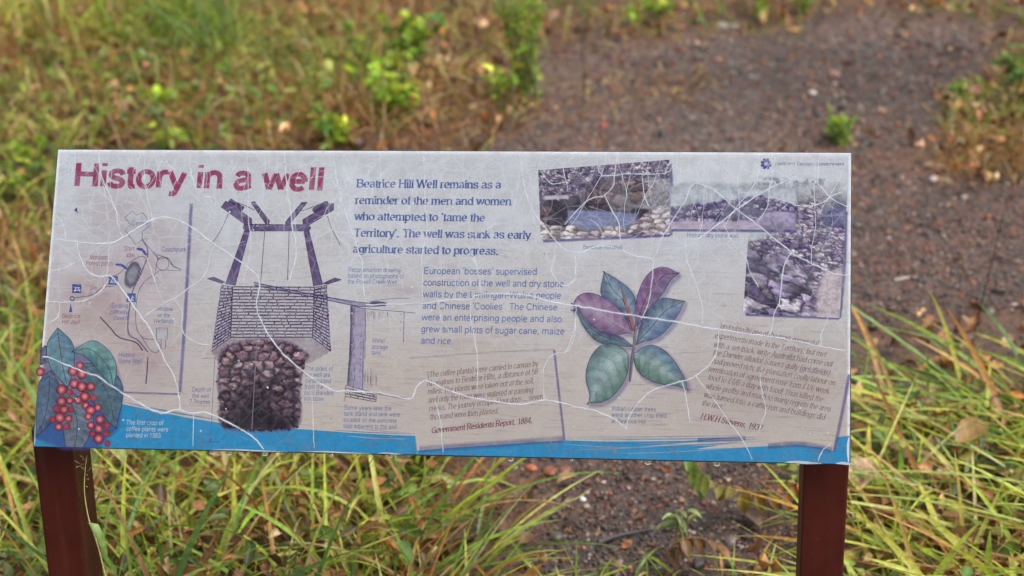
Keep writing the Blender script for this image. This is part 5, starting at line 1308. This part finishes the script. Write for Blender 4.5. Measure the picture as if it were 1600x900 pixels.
# ---- raindrops hanging from the lower edge
DROPS = [(330, 5), (357, 5.5), (413, 5.5), (517, 4), (610, 4), (798, 5.5), (1012, 6), (1120, 6), (893, 3)]
DLAB = ['small raindrop hanging under the blue band below the depth of the well caption', 'clear raindrop hanging right beside the one below the depth caption', 'raindrop hanging where a white crack meets the panel\'s lower edge', 'raindrop hanging below the some years later caption, left of the tank stand',
        'small raindrop hanging below the beige card\'s torn left corner', 'raindrop under the panel edge below Government Residents Report', 'raindrop under the panel edge below the Indian rubber trees caption', 'raindrop under the panel edge below the signature of Stevens', 'tiny raindrop under the panel edge below the purple card shadow']
for (px_, r), lab in zip(DROPS, DLAB):
    q = PO + PXA * pp(np.array(float(px_)), np.array(edge_y(px_)))[0] - PNA * .003
    V, F = ICO3; V = V.copy(); rr = r / FPX * 2.55 * 1.05
    V = V * (rr, rr, rr); V[:, 2] = np.where(V[:, 2] > 0, V[:, 2] * .5, V[:, 2] * .85); V[:, 2] -= rr * .25
    tag(mesh_obj('raindrop', V, F, WATER, smooth=True, loc=Vector(q)), lab, 'raindrop', 'raindrops hanging from the panel')

# ================================================================== plants, stones and sticks one can point at
def tube(P, r, k=5):
    """tapered tube through points P with radii r"""
    P = np.asarray(P, float); r = np.broadcast_to(r, len(P))
    T = np.gradient(P, axis=0); T /= np.maximum(np.linalg.norm(T, axis=1, keepdims=True), 1e-9)
    ref = np.array([0.31, 0.87, 0.38]); A = np.cross(T, ref); A /= np.linalg.norm(A, axis=1, keepdims=True); B = np.cross(T, A)
    ang = np.linspace(0, 2 * np.pi, k, endpoint=False)
    V = P[:, None] + (A[:, None] * np.cos(ang)[None, :, None] + B[:, None] * np.sin(ang)[None, :, None]) * r[:, None, None]
    n = len(P); i = np.arange(n - 1)[:, None] * k; j = np.arange(k)[None]
    F = np.stack([i + j, i + (j + 1) % k, i + k + (j + 1) % k, i + k + j], -1).reshape(-1, 4)
    return V.reshape(-1, 3), F

def tubes(list_, col):
    out = []
    for P, r in list_:
        V, F = tube(P, r); c = np.array(lin(col)) * math.exp(rng.normal(0, .12)); out.append((V, F, np.concatenate([np.tile(c, (len(V), 1)), np.ones((len(V), 1))], -1)))
    return join(out)

def plant(name, label, cat, px, height, nst, leafL, leafW, nleaf, cols, spread=.35, group=None, stemc=(112, 116, 62), shape=.7, droop=.5, low=.15, clump=0.0):
    """several thin stems with leaves along them; px = where its foot stands in the photo"""
    base = G(*map(float, px)); base[2] = float(hgt(base[0], base[1]))
    root = empty(name, Vector(base)); tag(root, label, cat, group)
    st = []; LP = []; LD = []
    for s in range(nst):
        a = rng.uniform(0, 6.28); h = height * rng.uniform(.6, 1.0) if s else height; le = spread * rng.uniform(.2, 1) * h
        o = np.array([rng.normal(0, .012), rng.normal(0, .012), -.01])
        t = np.linspace(0, 1, 8)
        P = o + np.stack([np.cos(a) * le * t ** 1.5 + rng.normal(0, .003, 8) , np.sin(a) * le * t ** 1.5 + rng.normal(0, .003, 8), h * t], -1)
        st.append((P, np.linspace(.0028, .0009, 8) * (1 + height)))
        m = max(3, nleaf // nst)
        tt = low + (1 - low) * rng.uniform(0, 1, m) ** shape
        LP.append(np.stack([np.interp(tt, t, P[:, i]) for i in range(3)], -1)); LD.append(tt)
    V, F, C = tubes(st, stemc); mesh_obj('stem', V, F, TWIG, root, C)
    LP = np.vstack(LP); LD = np.concatenate(LD); n = len(LP)
    BV, BF = leaf_base(5, lambda t: np.sin(np.pi * t ** .9) ** .75, .6, -droop)
    L = rng.uniform(*leafL, n)
    if clump: LP = LP + rng.normal(0, clump, (n, 3)) * (1, 1, .6)
    L = L * .78
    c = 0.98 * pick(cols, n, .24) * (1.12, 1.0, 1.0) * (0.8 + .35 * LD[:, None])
    V, F, C = instances(np.repeat(BV[None], n, 0), BF, LP, rotmats(rng.uniform(0, 6.28, n), rng.normal(0, .5, n), rng.normal(-.35, .45, n)), np.stack([L, L * rng.uniform(*leafW, n), L], -1), c)
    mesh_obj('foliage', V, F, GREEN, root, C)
    return root

LIME = [(150, 182, 52), (130, 170, 50), (172, 192, 66), (112, 150, 48)]
MIDG = [(96, 144, 58), (80, 128, 54), (116, 156, 60), (136, 160, 60)]
SAP = 'saplings and leafy plants behind the sign'
plant('sapling', 'tall feathery yellow-topped sapling standing at the left edge of the bare path', 'sapling', (826, 168), .42, 11, (.014, .03), (.16, .26), 620, LIME + LIME + MIDG, .30, SAP, low=.05, shape=.8, clump=.012)
plant('leafy_plant', 'bushy bright green plant with broad leaves, left of the tall feathery sapling', 'plant', (645, 108), .16, 8, (.035, .06), (.26, .36), 90, MIDG + LIME, .8, SAP)
plant('leafy_plant', 'small pale green plant just left of the bushy broad leaved plant', 'plant', (556, 112), .10, 5, (.03, .05), (.24, .34), 30, LIME + MIDG, .8, SAP)
plant('leafy_plant', 'low lime green plant right below the bushy broad leaved plant', 'plant', (622, 128), .09, 5, (.035, .055), (.26, .36), 32, LIME, .9, SAP)
plant('leafy_plant', 'wide yellow-green plant above the words remains as a', 'plant', (640, 196), .13, 8, (.04, .065), (.2, .32), 75, LIME, .9, SAP)
plant('leafy_plant', 'grassy green sprouts left of the wide yellow-green plant', 'plant', (598, 180), .11, 6, (.04, .07), (.12, .2), 36, MIDG + LIME, .6, SAP)
plant('leafy_plant', 'thin leggy plant with a few yellow leaves at the foot of the feathery sapling', 'plant', (792, 190), .17, 5, (.03, .05), (.2, .3), 32, LIME + [(150, 130, 60)], .35, SAP, low=.4)
plant('leafy_plant', 'broken yellow-leaved plant low on the litter left of the leggy plant', 'plant', (768, 140), .06, 4, (.03, .045), (.22, .3), 18, LIME, .9, SAP)
plant('seedling', 'small bright lime seedling with upright leaves above the heading', 'seedling', (250, 192), .08, 3, (.05, .07), (.2, .28), 9, [(170, 196, 50), (150, 186, 48)], .4, SAP, low=.5)
plant('seedling', 'yellow-green seedling of glossy leaves poking over the sign above the word in', 'seedling', (268, 236), .075, 4, (.03, .05), (.3, .4), 26, LIME, .7, SAP)
plant('leafy_plant', 'green plant of long narrow leaves over the end of the heading', 'plant', (522, 236), .11, 6, (.04, .07), (.12, .2), 50, MIDG + LIME, .5, SAP)
plant('seedling', 'little bright sprig among dry leaves above the heading\'s last word', 'seedling', (365, 165), .10, 3, (.035, .05), (.2, .3), 14, LIME, .5, SAP, low=.4)
plant('round_bush', 'small round green tuft alone on the gravel above the panel\'s right corner', 'bush', (1310, 213), .085, 12, (.02, .034), (.14, .22), 170, MIDG + LIME, .55, SAP, low=.05)
plant('leafy_plant', 'lime green clump at the far edge of the bare path, left of the top middle', 'plant', (1020, 40), .09, 6, (.03, .05), (.2, .3), 50, LIME, .9, SAP)
plant('leafy_plant', 'yellow-green leaves at the path\'s far edge right of the lime clump', 'plant', (1188, 32), .14, 6, (.035, .055), (.2, .3), 55, LIME, .6, SAP)
plant('leafy_plant', 'sparse lime sprouts at the far edge near the top right', 'plant', (1255, 26), .13, 6, (.03, .05), (.2, .3), 40, LIME, .7, SAP)
plant('leafy_plant', 'green plant at the photo\'s right edge among straw coloured grass', 'plant', (1592, 142), .10, 6, (.03, .05), (.2, .3), 50, MIDG, .7, SAP)
plant('leafy_plant', 'low green herb creeping over litter near the right edge', 'plant', (1500, 150), .05, 6, (.02, .035), (.24, .34), 44, MIDG, 1.6, SAP)
plant('leafy_plant', 'yellow-green plant standing close to the panel\'s upper left corner', 'plant', (48, 296), .13, 5, (.04, .06), (.2, .3), 22, LIME, .6, SAP, low=.3)
plant('leafy_plant', 'lime plant half hidden left of the heading\'s first letter', 'plant', (20, 330), .10, 4, (.035, .055), (.2, .3), 16, LIME + MIDG, .7, SAP)

def twig(name, label, cat, px, pts, r, col=(62, 50, 46), branches=()):
    base = G(*map(float, px)); base[2] = float(hgt(base[0], base[1])) - .004
    L_ = [(crom(pts, 5), np.linspace(r, r * .35, len(crom(pts, 5))))]
    for b_ in branches: L_.append((crom(b_, 5), np.linspace(r * .6, r * .2, len(crom(b_, 5)))))
    V, F, C = tubes(L_, col)
    return tag(mesh_obj(name, V, F, TWIG, None, C, True, Vector(base)), label, cat)
twig('dry_twig', 'thin dry dark twig standing upright right of the feathery sapling', 'twig', (912, 168), [(0, 0, 0), (.004, 0, .08), (.002, .01, .16), (.02, 0, .24)], .0024, branches=[[(.002, .01, .12), (-.05, 0, .13), (-.15, .01, .13)], [(.002, .01, .13), (-.03, 0, .16), (-.09, .01, .17)]])
twig('dead_stem', 'long thin blackish stem curving up from the grass right of the panel', 'stem', (1518, 545), [(0, 0, 0), (.015, 0, .09), (.035, .01, .18), (.045, .0, .27)], .0016, (40, 34, 36))
twig('dead_stem', 'straight thin dark stalk in the dry grass near the right edge', 'stem', (1574, 246), [(0, 0, 0), (.004, 0, .10), (.0, .01, .19), (.006, .0, .28)], .0016, (70, 52, 42), branches=[[(.0, 0, .15), (.02, 0, .19)], [(0, 0, .10), (-.02, 0, .14)]])
twig('fallen_stick', 'short dark stick lying on the gravel between the posts', 'stick', (935, 852), [(0, 0, .008), (.03, .012, .012), (.085, .03, .012)], .006, (70, 62, 62))
twig('fallen_stick', 'pale bleached stick lying on the gravel right of the panel', 'stick', (1398, 440), [(0, 0, .006), (.03, .004, .009), (.06, .003, .007)], .004, (176, 164, 156))
twig('fallen_stick', 'crooked dark stick lying on the gravel below the small round tuft', 'stick', (1545, 412), [(0, 0, .006), (.02, .004, .012), (.035, -.01, .008)], .004, (60, 48, 44))
twig('fallen_stick', 'broken grey branch lying under the panel left of the right post', 'stick', (1165, 740), [(0, 0, .008), (.03, .015, .02), (.07, .02, .012), (.11, .045, .02)], .004, (78, 70, 68), branches=[[(.03, .015, .02), (.05, .05, .03)], [(.07, .02, .012), (.10, .01, .03)]])

def stone(name, label, px, size, col, squash=.7):
    base = G(*map(float, px)); base[2] = float(hgt(base[0], base[1])) + size * .2
    V, F = ICO3; V = V * (1 + .35 * (fbm(V[:, 0] * 1.3 + px[0], V[:, 1] * 1.3 + V[:, 2], 5)[:, None] - .5) + .15 * (fbm(V[:, 0] * 4 + px[0], V[:, 2] * 4 + V[:, 1] * 3, 6)[:, None] - .5))
    V = V * (size, size * .8, size * squash); a = rng.uniform(0, 3); c, s = math.cos(a), math.sin(a); V = V @ np.array([[c, s, 0], [-s, c, 0], [0, 0, 1]])
    C = np.concatenate([np.tile(lin(col), (len(V), 1)), np.ones((len(V), 1))], -1)
    tag(mesh_obj(name, V, F, STONE, None, C, True, Vector(base)), label, 'stone', 'larger stones lying on the bare path')
stone('stone', 'round white pebble shining on the gravel between the posts', (910, 778), .0058, (226, 226, 224), .9)
stone('stone', 'pale grey stone at the far edge of the path, larger of two', (1128, 49), .020, (150, 142, 140))
stone('stone', 'flat grey stone right beside the larger pale one at the path\'s far edge', (1146, 47), .016, (138, 134, 134), .5)
stone('stone', 'dark stone beside the pale pair at the path\'s far edge', (1094, 40), .024, (62, 54, 54))
stone('stone', 'pinkish stone on the gravel left of the small straw tuft', (1088, 76), .013, (166, 132, 116))
stone('stone', 'white stone on the path left of the small round tuft', (1270, 152), .011, (196, 184, 178))
stone('stone', 'brown block of stone on the path left of the small round tuft', (1302, 126), .018, (128, 96, 84))
stone('stone', 'rust red stone lying on the gravel just behind the panel\'s top edge', (943, 202), .012, (150, 70, 54))
stone('stone', 'rusty flat stone under the panel left of the white pebble', (860, 735), .016, (136, 80, 56), .4)
stone('stone', 'rusty flat stone beside another under the panel\'s blue edge', (883, 735), .013, (128, 78, 60), .4)
stone('stone', 'orange brown stone under the panel below the coffee quotation signature', (830, 730), .012, (166, 92, 60), .6)
stone('stone', 'pale stone on the gravel right of the panel\'s upper corner', (1458, 280), .012, (170, 160, 158), .5)

def bigleaf(name, label, px, L, wr, col, yaw, z=.008, tilt=.15, curl=.5, mat=None):
    base = G(*map(float, px)); base[2] = float(hgt(base[0], base[1])) + z
    BV, BF = leaf_base(8, lambda t: np.sin(np.pi * t ** .9) ** .7, 1.2, curl)
    BV = BV * (L, L * wr, L); BV[:, 2] += (fbm(BV[:, 0] * 90 + px[0], BV[:, 1] * 90, 3) - .5) * L * .12
    C = np.concatenate([np.tile(lin(col), (len(BV), 1)) * (.85 + .3 * vnoise(BV[:, 0] * 120, BV[:, 1] * 120, 4))[:, None], np.ones((len(BV), 1))], -1)
    o = mesh_obj(name, BV, BF, mat or DEAD, None, C, True, Vector(base)); o.rotation_euler = (rng.normal(0, .15), -tilt, yaw)
    return tag(o, label, 'leaf', 'fallen leaves one can tell apart')
bigleaf('fallen_leaf', 'curled tan leaf on the gravel beneath the coffee quotation signature', (870, 757), .035, .3, (186, 146, 110), .1)
bigleaf('fallen_leaf', 'long brown curled leaf on the gravel below the panel left of the white pebble', (652, 730), .06, .22, (140, 92, 62), -.5, .015)
bigleaf('fallen_leaf', 'big tan folded leaf beside the right side of the right post', (1328, 812), .085, .34, (190, 160, 126), 1.0, .03, .1)
bigleaf('fallen_leaf', 'second tan leaf lying below the folded one beside the right post', (1344, 840), .06, .36, (168, 128, 92), -.4, .02)
bigleaf('fallen_leaf', 'dull brown leaf tucked in the grass right of the right post', (1490, 742), .06, .4, (150, 118, 70), .3, .06)
bigleaf('fallen_leaf', 'grey brown leaf on the gravel at the lower edge between the posts', (1190, 838), .04, .3, (120, 98, 84), 2.2)
bigleaf('fallen_leaf', 'pale leaf lying on the gravel just left of the right post', (1222, 812), .04, .3, (176, 150, 132), .4)

def frond(name, label, px, pts, n, leafL, c0, c1, wr=.2):
    """a pinnate frond: rachis with paired leaflets, colour changing along it"""
    base = G(*map(float, px)); base[2] = float(hgt(base[0], base[1]))
    root = empty(name, Vector(base)); tag(root, label, 'frond')
    P = crom(pts, 8); V, F, C = tubes([(P, np.linspace(.002, .0008, len(P)))], (120, 90, 60)); mesh_obj('stem', V, F, TWIG, root, C)
    t = np.repeat(np.linspace(.06, 1, n), 2); s = np.linspace(0, 1, len(P))
    Q = np.stack([np.interp(t, s, P[:, i]) for i in range(3)], -1); D = np.gradient(P, axis=0); ang = np.arctan2(np.interp(t, s, D[:, 1]), np.interp(t, s, D[:, 0]))
    k = len(t); side = np.tile([1, -1], n)
    BV, BF = leaf_base(5, lambda t: np.sin(np.pi * t ** .85) ** .6, .5, -.5)
    L = leafL * rng.uniform(.75, 1.1, k)
    c = (lin(c0) * (1 - t[:, None]) + lin(c1) * t[:, None]) * np.exp(rng.normal(0, .15, (k, 1)))
    V, F, C = instances(np.repeat(BV[None], k, 0), BF, Q, rotmats(ang + side * rng.normal(1.1, .2, k), rng.normal(0, .3, k), rng.normal(.5, .35, k)), np.stack([L, L * wr * rng.uniform(.9, 1.3, k), L], -1), c)
    mesh_obj('leaflet_row', V, F, GREEN, root, C)
frond('withered_frond', 'feather leaf, orange brown at its base and green at its raised tip', (1240, 822), [(0, 0, .05), (-.05, 0, .055), (-.10, 0, .06), (-.14, 0, .085), (-.165, 0, .125)], 17, .036, (160, 100, 48), (112, 140, 60), .2)
frond('withered_frond', 'orange brown feather leaf lying behind the right post', (1210, 818), [(0, .02, .045), (.04, .02, .05), (.08, .02, .052), (.12, .03, .05)], 12, .032, (172, 110, 50), (160, 98, 46), .2)
frond('withered_frond', 'brown drooping feather leaf low at the middle of the lower edge', (1040, 905), [(0, 0, .05), (.02, 0, .07), (.05, 0, .075), (.08, 0, .06)], 6, .03, (110, 78, 48), (140, 102, 62), .24)
plant('leafy_plant', 'small round leaved green sprig against the left side of the right post', 'plant', (1243, 800), .085, 3, (.028, .04), (.36, .46), 10, [(132, 150, 74), (112, 136, 66)], .3, None, low=.5)
twig('wiry_seedling', 'grey wiry seedling standing upright just left of the right post', 'seedling', (1222, 872), [(0, 0, 0), (.002, 0, .04), (.004, .004, .08), (.002, 0, .13)], .0012, (96, 88, 80),
     [[(.002, 0, .03 + .012 * k), ((.012 + .004 * (k % 3)) * (1 if k % 2 else -1), .006, .045 + .012 * k)] for k in range(8)])
plant('grass_seedling', 'narrow leaved grey green sprout at the lower edge between the posts', 'seedling', (1075, 868), .10, 3, (.03, .05), (.12, .18), 12, [(140, 156, 104), (120, 142, 90)], .3, None, low=.4)

# single blades and flower stalks that stand out from the grass
def one_blade(name, label, p, L, W, az, th0, bend, c0, c1, tw=0.2, z=0.0, cat='grass blade', seg=12):
    """p: photo pixel of the foot and height z above ground at which it springs"""
    base = G(float(p[0]), float(p[1]), z)
    V, F, C = blades(np.zeros((1, 3)), np.array([L]), np.array([W]), np.array([az]), np.array([th0]), np.array([bend]), lin(c0)[None], lin(c1)[None], seg, .35, np.array([tw]))
    return tag(mesh_obj(name, V, F, GREEN, None, C, True, Vector(base)), label, cat, 'grass blades that stand out')
one_blade('grass_shoot', 'broad bright yellow-green blade rising to the blue edge below the well', (577, 808), .13, .0045, -.42, .42, .15, (150, 164, 50), (176, 186, 58), .1, .02)
one_blade('grass_shoot', 'broad fresh green blade just left of the bright yellow one', (398, 760), .09, .006, .6, .5, .2, (120, 160, 58), (134, 172, 66), .2, .05)
one_blade('grass_shoot', 'upright green spear of grass in the brown weeds right of the left post', (296, 862), .12, .0045, .35, .18, .1, (126, 160, 60), (116, 156, 62), .3, .02)
one_blade('grass_shoot', 'yellowing spindle shaped blade on a bent stalk right of the green spear', (372, 806), .06, .006, -.5, .35, .1, (170, 160, 84), (160, 156, 84), .2, .06)
one_blade('grass_shoot', 'long pale blade sweeping left from the right edge at the panel\'s lower corner', (1640, 760), .36, .0042, -1.62, 1.30, .30, (150, 164, 84), (166, 176, 92), .1, .12)
one_blade('grass_shoot', 'long pale blade sweeping left beneath the upper one beside the right post', (1650, 830), .36, .004, -1.50, 1.22, .35, (156, 168, 84), (168, 178, 90), .1, .10)
one_blade('grass_shoot', 'broad arched yellow-green blade at the lower right corner', (1440, 940), .16, .008, .9, .75, .5, (150, 166, 56), (170, 180, 66), .2, .02)
one_blade('grass_shoot', 'upright broad blade low at the right edge', (1540, 930), .10, .007, .3, .15, .2, (132, 160, 52), (150, 172, 56), .2, .03)
one_blade('grass_shoot', 'dark green blade slanting across the lower middle', (700, 905), .12, .004, 1.1, .7, .2, (96, 130, 56), (112, 144, 60), .1, .02)
one_blade('grass_shoot', 'long pale blade reaching right over the gravel in the middle', (640, 860), .24, .003, 1.45, .95, .4, (146, 160, 80), (150, 164, 92), .1, .02)

# the folded blade and the fine flower stalk that lean on the left post, in front of it
def on_front(px, py, y): d = ray(float(px), float(py)); return CAMP + d * (y / d[1])
fb = [on_front(*q) for q in ((138, 816, 2.40), (146, 818, 2.39), (156, 838, 2.385), (163, 860, 2.385), (167, 876, 2.385))]
hw = [.0035, .0062, .0062, .0042, .0005]
side = np.array([.96, .1, -.22])
V = []; 
for p_, h_ in zip(fb, hw): V += [p_ - side * h_, p_ + np.array([0, -.002, 0]), p_ + side * h_]
F = np.array([q for i in range(len(fb) - 1) for q in ((3 * i, 3 * i + 1, 3 * i + 4, 3 * i + 3), (3 * i + 1, 3 * i + 2, 3 * i + 5, 3 * i + 4))])
V = np.array(V); o0 = V[0].copy()
c_ = np.tile(lin((120, 152, 70)), (len(V), 1)); c_[1::3] = lin((150, 176, 100))
tag(mesh_obj('grass_shoot', V - o0, F, GREEN, None, np.concatenate([c_, np.ones((len(V), 1))], -1), True, Vector(o0)), 'folded bright green blade hanging against the left post', 'grass blade', 'grass blades that stand out')
sp = [on_front(*q) for q in ((166, 905, 2.39), (152, 850, 2.395), (139, 812, 2.40), (132, 770, 2.405), (133, 735, 2.41), (136, 712, 2.412))]
o0 = sp[0].copy(); sp = [q - o0 for q in sp]
Ls = [(crom(sp, 5), np.linspace(.0011, .0003, 26))]
P = crom(sp, 5)
for k in range(16, 25):
    for s in (1, -1):
        if rng.uniform() < .35: continue
        l_ = rng.uniform(.006, .026); e = P[k] + np.array([s * l_ * .6, -.002, l_ * rng.uniform(-.2, .7)]); Ls.append((np.array([P[k], (P[k] + e) / 2 + (0, 0, rng.normal(.001, .002)), e]), np.array([0.00016, .00014, .0004])))
V, F, C = tubes(Ls, (170, 160, 104))
tag(mesh_obj('grass_flower_stalk', V, F, TWIG, None, C, True, Vector(o0)), 'fine branching grass flower stalk in front of the left post', 'grass stalk')
# seeding stalks over the right-hand grass
for i, (p_, L, az, th, lab) in enumerate((((1640, 850), .30, -1.35, 1.0, 'seeding grass stalk leaning left across the right-hand grass, the lower one'), ((1600, 700), .26, -1.45, 1.1, 'seeding grass stalk leaning left beside the panel\'s lower right corner'), ((470, 820), .16, -.9, .7, 'short seeding grass stalk among brown weeds below the well drawing'), ((720, 905), .22, 1.2, .9, 'seeding grass stalk leaning right over the bare gravel'))):
    base = G(*map(float, p_), .03)
    t = np.linspace(0, 1, 14); th_ = th + .45 * t; h_ = np.array([math.sin(az), math.cos(az)]); sx = np.cumsum(np.sin(th_)) * L / 14; sz = np.cumsum(np.cos(th_)) * L / 14
    P = np.stack([h_[0] * sx, h_[1] * sx, sz], -1); Ls = [(P, np.linspace(.0012, .0004, 14))]
    for k in range(8, 14):
        for s in (1, -1):
            e = P[k] + (P[k] - P[k - 1]) * 1.2 + np.array([s * rng.uniform(.004, .01), s * .004, rng.uniform(-.004, .006)]); Ls.append((np.array([P[k], (P[k] + e) / 2, e]), np.array([.0004, .0009, .0006])))
    V, F, C = tubes(Ls, (168, 166, 104))
    tag(mesh_obj('grass_flower_stalk', V, F, TWIG, None, C, True, Vector(base)), lab, 'grass stalk')
